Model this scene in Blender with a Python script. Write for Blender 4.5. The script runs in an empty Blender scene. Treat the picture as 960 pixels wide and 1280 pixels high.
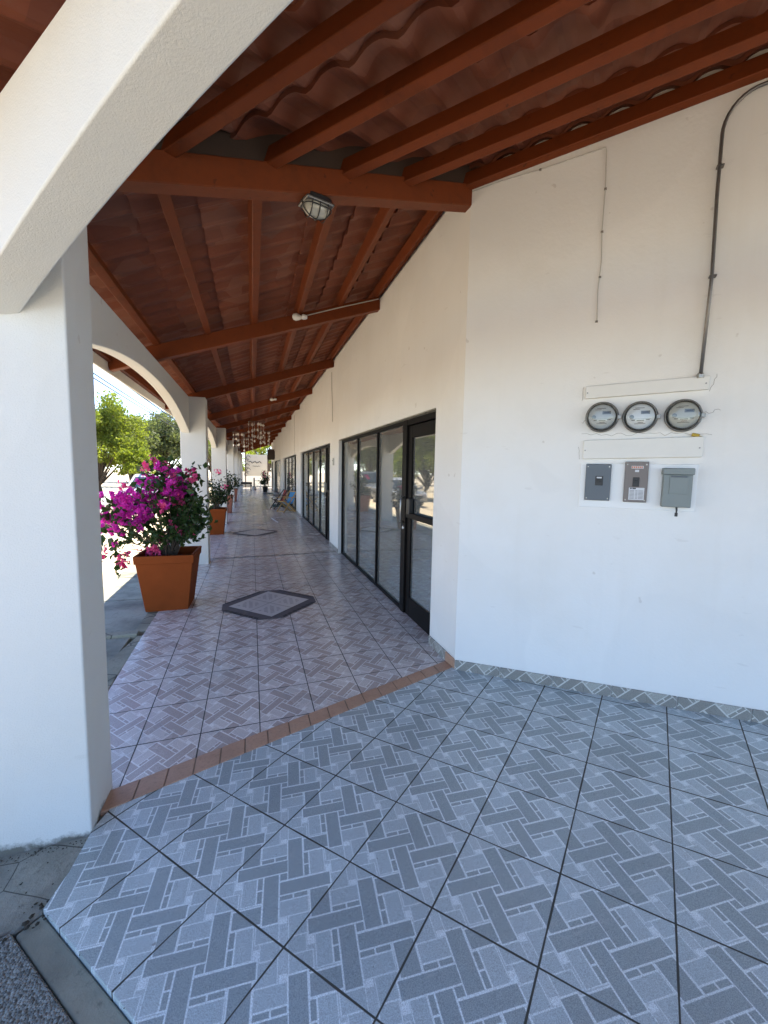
import bpy, bmesh, math, random
import numpy as np
from mathutils import Vector, Matrix
R = math.radians
scn = bpy.context.scene
COL = scn.collection
rng = random.Random(7)
nrg = np.random.default_rng(11)

# ------------------------------------------------------------------ object helpers
def tag(o, label=None, cat=None, group=None, kind=None):
    if label: o['label'] = label
    if cat: o['category'] = cat
    if group: o['group'] = group
    if kind: o['kind'] = kind
    return o

def empty(name, loc=(0, 0, 0), rz=0.0):
    o = bpy.data.objects.new(name, None)
    o.empty_display_size = 0.1
    COL.objects.link(o)
    o.location = loc
    o.rotation_euler = (0, 0, rz)
    return o

def copy_tree(o, parent=None):
    c = o.copy()
    COL.objects.link(c)
    if parent is not None:
        c.parent = parent
    for ch in [x for x in COL.objects if x.parent == o]:
        copy_tree(ch, c)
    return c

class MB:
    """collects faces; build() links them as one mesh object"""
    def __init__(s):
        s.v = []; s.f = []; s.m = []; s.uv = {}
    def add(s, vs, fs, mi=0):
        b = len(s.v)
        s.v += [tuple(map(float, p)) for p in vs]
        for f in fs:
            s.f.append([b + i for i in f]); s.m.append(mi)
        return s
    def box(s, a, b, mi=0):
        (x0, y0, z0), (x1, y1, z1) = a, b
        vs = [(x0, y0, z0), (x1, y0, z0), (x1, y1, z0), (x0, y1, z0), (x0, y0, z1), (x1, y0, z1), (x1, y1, z1), (x0, y1, z1)]
        return s.add(vs, [(0, 3, 2, 1), (4, 5, 6, 7), (0, 1, 5, 4), (1, 2, 6, 5), (2, 3, 7, 6), (3, 0, 4, 7)], mi)
    def prism(s, poly, z0, z1, mi=0):
        """poly: list of (x,y) ccw or (x,y,zb,zt)"""
        n = len(poly)
        lo = [(p[0], p[1], p[2] if len(p) > 2 else z0) for p in poly]
        hi = [(p[0], p[1], p[3] if len(p) > 3 else z1) for p in poly]
        fs = [tuple(range(n - 1, -1, -1)), tuple(range(n, 2 * n))]
        fs += [(i, (i + 1) % n, n + (i + 1) % n, n + i) for i in range(n)]
        return s.add(lo + hi, fs, mi)
    def beam(s, p, q, w, h, mi=0, up=(0, 0, 1), drop=0.0):
        """bar from p to q; w across, h along 'up'; p,q on its bottom centre line"""
        p, q = Vector(p), Vector(q)
        d = (q - p).normalized()
        side = d.cross(Vector(up)).normalized()
        u = side.cross(d).normalized()
        vs = []
        for c in (p, q):
            for (a, b) in ((-1, 0), (1, 0), (1, 1), (-1, 1)):
                vs.append(c + side * (a * w / 2) + u * (b * h))
        return s.add(vs, [(0, 1, 2, 3), (7, 6, 5, 4), (0, 4, 5, 1), (1, 5, 6, 2), (2, 6, 7, 3), (3, 7, 4, 0)], mi)
    def tube(s, pts, r, n=8, mi=0, cap=True):
        pts = [Vector(p) for p in pts]
        rr = r if isinstance(r, (list, tuple)) else [r] * len(pts)
        rings = []
        ref = None
        for i, p in enumerate(pts):
            if i == 0: d = pts[1] - p
            elif i == len(pts) - 1: d = p - pts[i - 1]
            else: d = (pts[i + 1] - pts[i - 1])
            d = d.normalized()
            if ref is None:
                ref = Vector((0, 0, 1)) if abs(d.z) < .9 else Vector((1, 0, 0))
            a = d.cross(ref).normalized(); b = d.cross(a).normalized()
            ref = a.cross(d) * 1.0
            ref = -b if False else ref
            rings.append([p + (a * math.cos(2 * math.pi * k / n) + b * math.sin(2 * math.pi * k / n)) * rr[i] for k in range(n)])
        vs = [v for ring in rings for v in ring]
        fs = []
        for i in range(len(pts) - 1):
            for k in range(n):
                k2 = (k + 1) % n
                fs.append((i * n + k, i * n + k2, (i + 1) * n + k2, (i + 1) * n + k))
        if cap:
            fs.append(tuple(range(n - 1, -1, -1))); m = (len(pts) - 1) * n
            fs.append(tuple(range(m, m + n)))
        return s.add(vs, fs, mi)
    def lathe(s, prof, n=24, axis='z', org=(0, 0, 0), mi=0):
        """prof list of (r, h)"""
        vs = []; fs = []
        for (r, h) in prof:
            for k in range(n):
                a = 2 * math.pi * k / n
                c, d = r * math.cos(a), r * math.sin(a)
                if axis == 'z': p = (c, d, h)
                elif axis == 'y': p = (c, h, d)
                else: p = (h, c, d)
                vs.append((p[0] + org[0], p[1] + org[1], p[2] + org[2]))
        for i in range(len(prof) - 1):
            for k in range(n):
                k2 = (k + 1) % n
                fs.append((i * n + k, i * n + k2, (i + 1) * n + k2, (i + 1) * n + k))
        fs.append(tuple(range(n - 1, -1, -1))); m = (len(prof) - 1) * n
        fs.append(tuple(range(m, m + n)))
        return s.add(vs, fs, mi)
    def build(s, name, mats, parent=None, bevel=0, smooth=False, seg=2, uvf=None):
        me = bpy.data.meshes.new(name)
        me.from_pydata(s.v, [], s.f)
        if not isinstance(mats, (list, tuple)): mats = [mats]
        for m in mats: me.materials.append(m)
        if len(mats) > 1: me.polygons.foreach_set('material_index', s.m)
        bm = bmesh.new(); bm.from_mesh(me)
        bmesh.ops.recalc_face_normals(bm, faces=bm.faces)
        bm.to_mesh(me); bm.free()
        if uvf:
            lay = me.uv_layers.new(name='UVMap')
            co = me.vertices
            for lp in me.loops:
                lay.data[lp.index].uv = uvf(co[lp.vertex_index].co)
        if smooth:
            me.polygons.foreach_set('use_smooth', [True] * len(me.polygons))
        o = bpy.data.objects.new(name, me)
        COL.objects.link(o)
        if parent is not None: o.parent = parent
        if bevel:
            b = o.modifiers.new('bevel', 'BEVEL'); b.width = bevel; b.segments = seg
            b.limit_method = 'ANGLE'; b.angle_limit = R(40)
            if seg > 1:
                me.polygons.foreach_set('use_smooth', [True] * len(me.polygons))
                b.harden_normals = True
        return o

def raw_mesh(name, V, F, mat, parent=None, smooth=False):
    me = bpy.data.meshes.new(name)
    me.from_pydata([tuple(v) for v in V], [], [tuple(f) for f in F])
    for m in (mat if isinstance(mat, (list, tuple)) else [mat]): me.materials.append(m)
    if smooth: me.polygons.foreach_set('use_smooth', [True] * len(me.polygons))
    o = bpy.data.objects.new(name, me); COL.objects.link(o)
    if parent is not None: o.parent = parent
    return o

# ------------------------------------------------------------------ material helpers
class NT:
    def __init__(s, name):
        s.mat = bpy.data.materials.new(name); s.mat.use_nodes = True
        s.t = s.mat.node_tree; s.n = s.t.nodes; s.l = s.t.links
        s.b = s.n['Principled BSDF']; s.out = s.n['Material Output']
    def new(s, t, **kw):
        x = s.n.new(t)
        for k, v in kw.items(): setattr(x, k, v)
        return x
    def put(s, sock, v):
        if hasattr(v, 'node') or isinstance(v, bpy.types.NodeSocket): s.l.new(v, sock)
        else:
            try: sock.default_value = v
            except Exception: sock.default_value = (*v, 1) if len(v) == 3 else v
    def math(s, op, a, b=0.0, c=0.0, clamp=False):
        x = s.new('ShaderNodeMath', operation=op); x.use_clamp = clamp
        s.put(x.inputs[0], a); s.put(x.inputs[1], b); s.put(x.inputs[2], c); return x.outputs[0]
    def vmath(s, op, a, b=(0, 0, 0), scale=None):
        x = s.new('ShaderNodeVectorMath', operation=op)
        s.put(x.inputs[0], a); s.put(x.inputs[1], b)
        if scale is not None: s.put(x.inputs['Scale'], scale)
        return x.outputs[0]
    def mix(s, f, a, b, mode='MIX'):
        x = s.new('ShaderNodeMix', data_type='RGBA', blend_type=mode)
        s.put(x.inputs[0], f)
        s.put(x.inputs[6], (*a, 1) if isinstance(a, tuple) and len(a) == 3 else a)
        s.put(x.inputs[7], (*b, 1) if isinstance(b, tuple) and len(b) == 3 else b)
        return x.outputs[2]
    def noise(s, vec, scale, detail=4, rough=.55, dist=0):
        x = s.new('ShaderNodeTexNoise'); x.inputs['Scale'].default_value = scale
        x.inputs['Detail'].default_value = detail; x.inputs['Roughness'].default_value = rough
        x.inputs['Distortion'].default_value = dist
        if vec is not None: s.l.new(vec, x.inputs['Vector'])
        return x.outputs[0]
    def ramp(s, f, stops):
        x = s.new('ShaderNodeValToRGB'); e = x.color_ramp.elements
        while len(e) < len(stops): e.new(.5)
        for i, (p, c) in enumerate(stops):
            e[i].position = p
            e[i].color = (c, c, c, 1) if not isinstance(c, tuple) else (*c, 1)
        s.put(x.inputs[0], f); return x.outputs[0]
    def geo(s): return s.new('ShaderNodeNewGeometry').outputs['Position']
    def obj(s): return s.new('ShaderNodeTexCoord').outputs['Object']
    def uv(s): return s.new('ShaderNodeTexCoord').outputs['UV']
    def bump(s, h, strength=.3, dist=.01):
        x = s.new('ShaderNodeBump'); x.inputs['Strength'].default_value = strength
        x.inputs['Distance'].default_value = dist; s.l.new(h, x.inputs['Height'])
        s.l.new(x.outputs[0], s.b.inputs['Normal'])
    def set(s, color=None, rough=None, metal=None, spec=None, **kw):
        if color is not None: s.put(s.b.inputs['Base Color'], (*color, 1) if isinstance(color, tuple) and len(color) == 3 else color)
        if rough is not None: s.put(s.b.inputs['Roughness'], rough)
        if metal is not None: s.put(s.b.inputs['Metallic'], metal)
        if spec is not None: s.put(s.b.inputs['Specular IOR Level'], spec)
        return s

def simple(name, col, rough=.5, metal=0, var=.12, scale=8, bump=0, bscale=60, spec=None):
    t = NT(name)
    p = t.geo()
    n = t.noise(p, scale, 5)
    lo = tuple(c * (1 - var) for c in col); hi = tuple(min(1, c * (1 + var)) for c in col)
    t.set(t.mix(n, lo, hi), rough, metal, spec)
    if bump: t.bump(t.noise(p, bscale, 3), bump, .004)
    return t.mat

# plaster: white paint with faint stains, trowel marks
def plaster(name, col, stain=(.62, .57, .48), amt=.25, grain=55, gs=.35):
    t = NT(name); p = t.geo()
    n1 = t.noise(p, 1.3, 6, .6); n2 = t.noise(p, 14, 5, .65); n3 = t.noise(t.vmath('MULTIPLY', p, (5, 5, .5)), 1.6, 5, .6)
    m = t.ramp(n1, [(.45, 0.0), (.75, 1.0)])
    c = t.mix(t.math('MULTIPLY', m, amt), col, stain)
    c = t.mix(t.math('MULTIPLY', t.ramp(n3, [(.55, 0.), (.8, 1.)]), amt * .5), c, stain)
    pt = t.ramp(t.noise(p, .8, 2, .4, .6), [(.50, 0.), (.515, 1.)])
    c = t.mix(t.math('MULTIPLY', pt, .35), c, tuple(x * .93 for x in col))
    spots = t.ramp(t.noise(p, 9, 2), [(.745, 0.), (.765, 1.)])
    c = t.mix(t.math('MULTIPLY', spots, .35), c, (.45, .4, .34))
    # splash dirt band, close to the ground only in patches
    z = t.new('ShaderNodeSeparateXYZ'); t.l.new(p, z.inputs[0])
    n4 = t.noise(p, 7, 6, .7)
    low = t.math('SUBTRACT', t.math('MULTIPLY', n4, .14), t.math('ADD', z.outputs[2], .137))
    c = t.mix(t.math('MULTIPLY', t.math('MULTIPLY', low, 40.0, clamp=True), .85), c, (.07, .065, .045))
    sc_ = t.ramp(t.noise(t.vmath('MULTIPLY', p, (1, 1, 4)), 5, 3), [(.70, 0.), (.74, 1.)])
    c = t.mix(t.math('MULTIPLY', sc_, .18), c, (.50, .47, .42))
    t.set(c, .75, spec=.25)
    h = t.math('ADD', t.math('MULTIPLY', t.noise(p, grain, 5, .6), .6), t.math('MULTIPLY', t.noise(p, 6, 3), 1.0))
    t.bump(h, gs, .006)
    return t.mat

M = {}
M['plaster'] = plaster('white_plaster', (.80, .785, .745), amt=.26)
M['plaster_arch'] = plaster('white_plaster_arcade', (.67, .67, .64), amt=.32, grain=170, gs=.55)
M['white_board'] = simple('painted_board', (.74, .72, .66), .6, var=.04, scale=12, bump=.1)
M['white_paint'] = simple('white_enamel', (.78, .78, .76), .35, var=.03)

def wood():
    t = NT('red_brown_timber'); p = t.obj()
    g = t.geo()
    n = t.noise(g, 2.2, 4); n2 = t.noise(g, 28, 4, .7)
    c = t.mix(n, (.138, .029, .007), (.195, .045, .011))
    c = t.mix(t.math('MULTIPLY', t.ramp(n2, [(.5, 0.), (.75, 1.)]), .35), c, (.10, .028, .012))
    n5 = t.noise(g, 5.5, 6, .7, .4); c = t.mix(t.math('MULTIPLY', t.ramp(n5, [(.52, 0.), (.70, 1.)]), .5), c, (.085, .024, .008))
    kn = t.ramp(t.noise(g, 17, 2), [(.70, 0.), (.73, 1.)]); c = t.mix(t.math('MULTIPLY', kn, .55), c, (.05, .016, .008))
    t.set(c, .55, spec=.2); t.bump(n2, .15, .003)
    return t.mat
M['wood'] = wood()

def rooftile():
    t = NT('clay_roof_tile'); g = t.geo()
    n = t.noise(g, 3.5, 4); n2 = t.noise(g, 24, 5, .65)
    c = t.mix(n, (.19, .052, .024), (.275, .088, .044))
    c = t.mix(t.math('MULTIPLY', t.ramp(n2, [(.55, 0.), (.8, 1.)]), .4), c, (.25, .13, .085))
    vo = t.new('ShaderNodeTexVoronoi'); vo.inputs['Scale'].default_value = 4.2; t.l.new(g, vo.inputs['Vector'])
    sv = t.new('ShaderNodeSeparateColor'); t.l.new(vo.outputs['Color'], sv.inputs[0])
    c = t.mix(t.math('MULTIPLY', sv.outputs[0], .45), c, (.11, .035, .022)); c = t.mix(t.math('MULTIPLY', t.ramp(sv.outputs[1], [(.75, 0.), (.8, 1.)]), .35), c, (.27, .13, .085))
    t.set(c, .6, spec=.3); t.bump(n2, .2, .003)
    return t.mat
M['rooftile'] = rooftile()

# ---- ceramic floor tile with a printed diagonal basket-weave; uv: one unit = one tile
DARK = [(.32, 1.05, .08, .28), (1.06, 1.28, -.05, .66), (.71, .92, -.66, .06), (.94, 1.67, -.28, -.08), (.94, 1.045, -.05, .06),
        (.37, .63, .30, .71), (1.37, 1.63, -.71, -.30), (1.31, 1.68, .38, .62), (.32, .69, -.62, -.38)]
SMALL = [(.66, .845, .30, .365), (.865, 1.04, .30, .365), (.62, .69, -.13, .06), (.62, .69, -.33, -.15),
         (1.30, 1.37, .15, .35), (1.30, 1.37, -.05, .13), (.94, 1.12, -.365, -.30), (1.14, 1.33, -.365, -.30)]
LIGHT = [(.66, 1.045, .385, .60), (.41, .60, -.33, .06), (1.39, 1.60, -.05, .35), (.94, 1.33, -.60, -.385),
         (.66, .92, .62, 1.0), (1.07, 1.3, .68, 1.0), (.05, .28, -.1, .1), (.09, .38, .12, .30), (1.71, 1.95, -.1, .1), (1.62, 1.9, -.3, -.12),
         (.70, .93, -1.0, -.68), (1.07, 1.34, -1.0, -.62), (.05, .36, -.32, -.12), (1.64, 1.95, .12, .34)]
WHITE = [(.94, 1.045, .615, .70), (.295, .395, -.05, .065), (1.615, 1.70, -.06, .055), (.94, 1.045, -.70, -.615)]
def tilemat(name, dark, dark2, light, base, line, grout, gw=.016, rough=.26):
    t = NT(name); uv = t.uv()
    fr = t.vmath('FRACTION', uv)
    s = t.new('ShaderNodeSeparateXYZ'); t.l.new(fr, s.inputs[0]); u, v = s.outputs[0], s.outputs[1]
    cx = t.new('ShaderNodeCombineXYZ'); t.l.new(t.math('ADD', u, v), cx.inputs[0]); t.l.new(t.math('SUBTRACT', v, u), cx.inputs[1])
    ab = cx.outputs[0]
    def sd(rects):
        cur = None
        for (a0, a1, b0, b1) in rects:
            q = t.vmath('SUBTRACT', t.vmath('ABSOLUTE', t.vmath('SUBTRACT', ab, ((a0 + a1) / 2, (b0 + b1) / 2, 0))), ((a1 - a0) / 2, (b1 - b0) / 2, 0))
            x = t.new('ShaderNodeSeparateXYZ'); t.l.new(q, x.inputs[0])
            d = t.math('MAXIMUM', x.outputs[0], x.outputs[1])
            cur = d if cur is None else t.math('MINIMUM', cur, d)
        return cur
    def step(d, e): return t.math('MULTIPLY', t.math('SUBTRACT', e, d), 180.0, clamp=True)
    dd, ds, dl, dw = sd(DARK), sd(SMALL), sd(LIGHT), sd(WHITE)
    g = t.geo()
    sp = t.noise(g, 330, 2, .75); big = t.noise(g, 2.0, 4); mid = t.noise(g, 30, 3)
    spk = t.ramp(sp, [(.36, .68), (.52, 1.0), (.66, 1.2)])
    # per-tile tone
    fl = t.vmath('FLOOR', uv); wn = t.new('ShaderNodeTexWhiteNoise'); wn.noise_dimensions = '2D'; t.l.new(fl, wn.inputs['Vector'])
    tone = t.math('MULTIPLY_ADD', wn.outputs['Value'], .15, .925)
    c = t.mix(step(dl, 0.0), base, light)
    anyd = t.math('MINIMUM', t.math('MINIMUM', dd, ds), dl)
    lines = t.math('MULTIPLY', step(t.math('ABSOLUTE', t.math('SUBTRACT', t.math('MINIMUM', dd, ds), .010)), .0125), 1.0, clamp=True)
    lines2 = t.math('MULTIPLY', step(t.math('ABSOLUTE', t.math('SUBTRACT', dl, .007)), .0085), .8)
    c = t.mix(lines2, c, line)
    c = t.mix(step(dd, 0.0), c, t.mix(mid, dark, tuple(x * 1.12 for x in dark)))
    c = t.mix(step(ds, 0.0), c, dark2)
    c = t.mix(lines, c, line)
    c = t.mix(step(dw, 0.0), c, line)
    c = t.mix(1.0, c, spk, 'MULTIPLY'); 
    tn = t.new('ShaderNodeCombineXYZ'); [t.l.new(tone, tn.inputs[i]) for i in range(3)]
    c = t.mix(1.0, c, tn.outputs[0], 'MULTIPLY')
    dirt = t.ramp(big, [(.42, 0.), (.8, 1.)])
    c = t.mix(t.math('MULTIPLY', dirt, .20), c, (.20, .19, .16))
    scf = t.ramp(t.noise(t.vmath('MULTIPLY', g, (3, 14, 3)), 2.2, 5, .7), [(.60, 0.), (.68, 1.)])
    c = t.mix(t.math('MULTIPLY', scf, .16), c, (.62, .62, .60))
    chip = t.ramp(t.noise(g, 33, 2), [(.765, 0.), (.785, 1.)])
    c = t.mix(t.math('MULTIPLY', chip, .6), c, (.12, .115, .10))
    # grout
    e = t.math('MINIMUM', t.math('MINIMUM', u, t.math('SUBTRACT', 1.0, u)), t.math('MINIMUM', v, t.math('SUBTRACT', 1.0, v)))
    wob = t.math('MULTIPLY_ADD', t.noise(g, 5, 3), .012, gw / 2 - .006)
    gm = t.math('MULTIPLY', t.math('SUBTRACT', wob, e), 260.0, clamp=True)
    gcol = t.mix(t.noise(g, 4, 3), grout, tuple(x * 2.0 for x in grout))
    c = t.mix(gm, c, gcol)
    t.set(c, t.math('ADD', t.math('MULTIPLY', gm, .5), t.math('MULTIPLY_ADD', big, .22, rough - .1)), spec=.5)
    h = t.math('SUBTRACT', t.math('MULTIPLY', mid, .15), t.math('MULTIPLY', gm, 1.0))
    t.bump(h, .25, .003)
    return t.mat
M['tile_near'] = tilemat('basketweave_tile_grey', (.312, .360, .367), (.33, .38, .385), (.475, .54, .552), (.525, .585, .595), (.755, .815, .82), (.035, .034, .028), gw=.022, rough=.30)
M['tile_corr'] = tilemat('basketweave_tile_pinkish', (.455, .385, .355), (.48, .41, .38), (.635, .575, .545), (.69, .635, .605), (.82, .78, .755), (.03, .029, .026), gw=.024, rough=.24)

def medaltile():
    t = NT('medallion_tile'); uv = t.uv(); fr = t.vmath('FRACTION', uv)
    s = t.new('ShaderNodeSeparateXYZ'); t.l.new(fr, s.inputs[0]); u, v = s.outputs[0], s.outputs[1]
    e = t.math('MINIMUM', t.math('MINIMUM', u, t.math('SUBTRACT', 1.0, u)), t.math('MINIMUM', v, t.math('SUBTRACT', 1.0, v)))
    gm = t.math('MULTIPLY', t.math('SUBTRACT', .012, e), 200., clamp=True)
    st = t.math('GREATER_THAN', t.math('SINE', t.math('MULTIPLY', t.math('ADD', u, v), 34.0)), .15)
    st2 = t.math('GREATER_THAN', t.math('SINE', t.math('MULTIPLY', t.math('SUBTRACT', u, v), 21.0)), -.3)
    md = t.math('MULTIPLY', t.math('MULTIPLY', t.math('SUBTRACT', e, .20), 60., clamp=True), t.math('MULTIPLY', st, st2))
    n = t.noise(t.geo(), 14, 4)
    c = t.mix(n, (.52, .50, .495), (.64, .62, .61)); c = t.mix(t.math('MULTIPLY', md, .9), c, (.25, .235, .245)); c = t.mix(gm, c, (.06, .055, .06))
    t.set(c, .28); return t.mat
M['tile_medal'] = medaltile()
def brickstrip():
    t = NT('terracotta_border'); g = t.geo(); n = t.noise(g, 9, 4); n2 = t.noise(g, 70, 4)
    c = t.mix(n, (.36, .20, .125), (.54, .33, .22)); c = t.mix(t.math('MULTIPLY', t.ramp(n2, [(.5, 0.), (.72, 1.)]), .4), c, (.22, .13, .09))
    t.set(c, .55); t.bump(n2, .2, .003); return t.mat
M['brick'] = brickstrip()
M['mortar'] = simple('dark_mortar', (.24, .17, .12), .9)
M['inlay_dark'] = simple('dark_inlay_tile', (.06, .053, .056), .6, var=.3, scale=22, spec=.2)
M['inlay_base'] = simple('inlay_ground', (.13, .115, .12), .65, var=.2, scale=18, spec=.2)
M['joint'] = simple('dark_joint', (.04, .038, .036), .6, var=.2)

def concrete(name, a, b, sc=6, bump=.5, bs=40, dark=(.05, .05, .045), damt=.5, crack=0):
    t = NT(name); g = t.geo()
    n = t.noise(g, sc, 6, .65); n2 = t.noise(g, bs, 5, .7); n3 = t.noise(g, 1.6, 4, .6)
    c = t.mix(n, a, b); c = t.mix(t.math('MULTIPLY', t.ramp(n3, [(.45, 0.), (.68, 1.)]), damt), c, dark)
    c = t.mix(t.math('MULTIPLY', t.ramp(n2, [(.56, 0.), (.70, 1.)]), .55), c, tuple(x * .45 for x in a))
    if crack:
        vo = t.new('ShaderNodeTexVoronoi', feature='DISTANCE_TO_EDGE'); vo.inputs['Scale'].default_value = crack
        wv = t.vmath('ADD', g, t.vmath('MULTIPLY', t.new('ShaderNodeTexNoise').outputs[1], (.12, .12, .12)))
        t.l.new(wv, vo.inputs['Vector'])
        cm = t.math('MULTIPLY', t.math('SUBTRACT', .012, vo.outputs['Distance']), 120., clamp=True)
        c = t.mix(t.math('MULTIPLY', cm, .85), c, (.035, .035, .03))
    t.set(c, .85, spec=.3); t.bump(t.math('ADD', n2, t.math('MULTIPLY', n, .6)), bump, .01)
    return t.mat
M['concrete'] = concrete('grey_concrete', (.27, .275, .225), (.40, .40, .33), sc=3.5, bs=22, damt=.65)
M['concrete_crack'] = concrete('cracked_concrete', (.19, .19, .155), (.38, .36, .30), sc=9, bs=24, bump=.9, damt=.75, crack=4.2)
M['concrete_strip'] = concrete('cement_strip', (.25, .24, .185), (.36, .345, .27), sc=6, bump=.5, bs=26, damt=.5, crack=2.1)
def aggregate():
    t = NT('exposed_aggregate'); g = t.geo()
    vo = t.new('ShaderNodeTexVoronoi'); vo.inputs['Scale'].default_value = 120; t.l.new(g, vo.inputs['Vector'])
    n = t.noise(g, 30, 5, .7)
    sv = t.new('ShaderNodeSeparateColor'); t.l.new(vo.outputs['Color'], sv.inputs[0])
    c = t.mix(sv.outputs[0], (.07, .07, .065), (.40, .39, .35)); c = t.mix(t.math('MULTIPLY', n, .75), c, (.16, .155, .14))
    t.set(c, .85); t.bump(t.math('ADD', t.math('MULTIPLY', vo.outputs['Distance'], -1.6), n), .9, .010); return t.mat
M['aggregate'] = aggregate()
M['lot'] = concrete('dusty_parking_ground', (.60, .505, .365), (.66, .565, .42), sc=1.2, bump=.3, bs=12, dark=(.50, .41, .29), damt=.4)

M['dark_ground'] = concrete('bounce_cut_ground', (.19, .17, .14), (.25, .225, .185), sc=2, bump=.4, bs=60)  # dull tone for the added ground that damps bounce light
M['frame'] = simple('dark_bronze_frame', (.008, .0065, .006), .5, 0, var=.2, spec=.10)
M['steel'] = simple('brushed_steel', (.42, .40, .36), .3, .9)
M['galv'] = simple('galvanised_pipe', (.20, .19, .175), .42, .75, var=.25, scale=30)
M['black'] = simple('black_plastic', (.012, .012, .013), .45)
M['interior'] = simple('shop_interior_paint', (.72, .72, .68), .8, var=.05)
M['interior_floor'] = simple('shop_interior_floor', (.35, .36, .36), .4, var=.1)
M['curtain'] = simple('pale_curtain', (.70, .70, .68), .9, var=.08)
M['terracotta'] = simple('terracotta_pot', (.215, .050, .012), .75, spec=.08, var=.18, scale=7, bump=.12)
M['terracotta_dark'] = simple('weathered_terracotta_pot', (.25, .085, .05), .6, var=.12)
M['soil'] = simple('potting_soil', (.022, .016, .011), .95, var=.5, scale=40, bump=.8, bscale=50)
M['bark'] = simple('bark', (.10, .075, .055), .9, var=.3, scale=14, bump=.6, bscale=30)
M['breaker_grey'] = simple('blue_grey_enamel', (.095, .11, .125), .45, .2, var=.08)
M['breaker_brown'] = simple('taupe_enamel', (.175, .15, .135), .5, .2, var=.08)
M['breaker_green'] = simple('green_grey_enamel', (.185, .21, .20), .45, .1, var=.08)
M['paper'] = simple('sticker_paper', (.62, .63, .64), .7, var=.05)
M['ink'] = simple('dark_ink', (.04, .04, .045), .7)
M['orange_ink'] = simple('orange_ink', (.55, .16, .06), .7)
M['dial'] = simple('meter_dial', (.42, .43, .42), .5, var=.06, scale=30)
M['lcd'] = simple('meter_display', (.115, .12, .115), .35)
M['ring'] = simple('meter_ring', (.24, .23, .21), .38, .75, var=.3, scale=40)
M['sign_board'] = simple('weathered_sign_board', (.46, .44, .38), .7, var=.12, scale=2)
M['crack'] = simple('plaster_crack_line', (.30, .27, .23), .9)  # brown-grey tone of the plaster cracks
M['yellow'] = simple('yellow_tag', (.42, .28, .02), .6, var=.3, scale=60)
M['cable'] = simple('off_white_cable', (.50, .48, .44), .6)
M['cable_dark'] = simple('old_wire', (.20, .18, .15), .6)
M['bulb'] = simple('milky_bulb', (.80, .79, .74), .25)
M['lampglass'] = simple('dusty_lamp_glass', (.40, .39, .33), .2, var=.2, scale=30)
M['powerline'] = simple('black_cable', (.03, .03, .032), .6)
M['shell'] = simple('pale_shell', (.72, .66, .60), .25)
M['yellow_wood'] = simple('varnished_yellow_wood', (.42, .25, .07), .45)
M['dark_wood'] = simple('dark_varnished_wood', (.055, .035, .025), .45)
M['blue_cloth'] = simple('blue_canvas', (.06, .22, .42), .85)
M['red_cloth'] = simple('red_canvas', (.30, .04, .035), .85)
M['mat_green'] = simple('green_doormat', (.02, .085, .06), .95)
M['rug_grey'] = simple('grey_doormat', (.20, .22, .21), .95)
M['tyre'] = simple('tyre_rubber', (.02, .02, .02), .8)
M['chrome'] = simple('wheel_alloy', (.45, .45, .46), .3, .9)
M['carglass'] = simple('car_window', (.03, .04, .045), .06, 0, var=.02, spec=.9)
M['lamp_clear'] = simple('headlight_lens', (.65, .66, .68), .1)
M['lamp_red'] = simple('tail_light_lens', (.35, .015, .012), .2)
def carpaint(name, c):
    t = NT(name); t.set(c, .3); t.b.inputs['Coat Weight'].default_value = .8; t.b.inputs['Coat Roughness'].default_value = .05; return t.mat
M['car_white'] = carpaint('white_car_paint', (.72, .72, .70)); M['car_silver'] = carpaint('silver_car_paint', (.36, .37, .38)); M['car_dark'] = carpaint('charcoal_car_paint', (.05, .055, .06)); M['car_red'] = carpaint('maroon_car_paint', (.16, .02, .02))

def glassmat(name, tint, ior=1.75, ext=1.0, boost=.12, haze=0.0):
    t = NT(name)
    t.n.remove(t.b)
    tr = t.new('ShaderNodeBsdfTransparent'); tr.inputs[0].default_value = (*tint, 1)
    gl = t.new('ShaderNodeBsdfGlossy'); gl.inputs['Roughness'].default_value = .03; gl.inputs['Color'].default_value = (.93, .93, .90, 1)
    fr = t.new('ShaderNodeFresnel'); fr.inputs[0].default_value = ior
    bp = t.new('ShaderNodeBump'); bp.inputs['Strength'].default_value = .035; bp.inputs['Distance'].default_value = .02
    t.l.new(t.noise(t.geo(), 1.6, 2), bp.inputs['Height']); t.l.new(bp.outputs[0], gl.inputs['Normal'])
    f = t.math('ADD', fr.outputs[0], boost, clamp=True)
    du = t.new('ShaderNodeBsdfDiffuse'); du.inputs[0].default_value = (.62, .62, .58, 1)  # pale diffuse share, a painted haze that brightens the panes
    mx = t.new('ShaderNodeMixShader'); t.l.new(f, mx.inputs[0]); t.l.new(tr.outputs[0], mx.inputs[1]); t.l.new(gl.outputs[0], mx.inputs[2])
    m2 = t.new('ShaderNodeMixShader'); m2.inputs[0].default_value = haze; t.l.new(mx.outputs[0], m2.inputs[1]); t.l.new(du.outputs[0], m2.inputs[2]); t.l.new(m2.outputs[0], t.out.inputs[0]); return t.mat
M['glass'] = glassmat('tinted_shop_glass', (.80, .81, .78), boost=.13, haze=.13)
M['clear'] = glassmat('clear_cover', (.93, .94, .93), ior=1.35, boost=.02)

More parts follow.
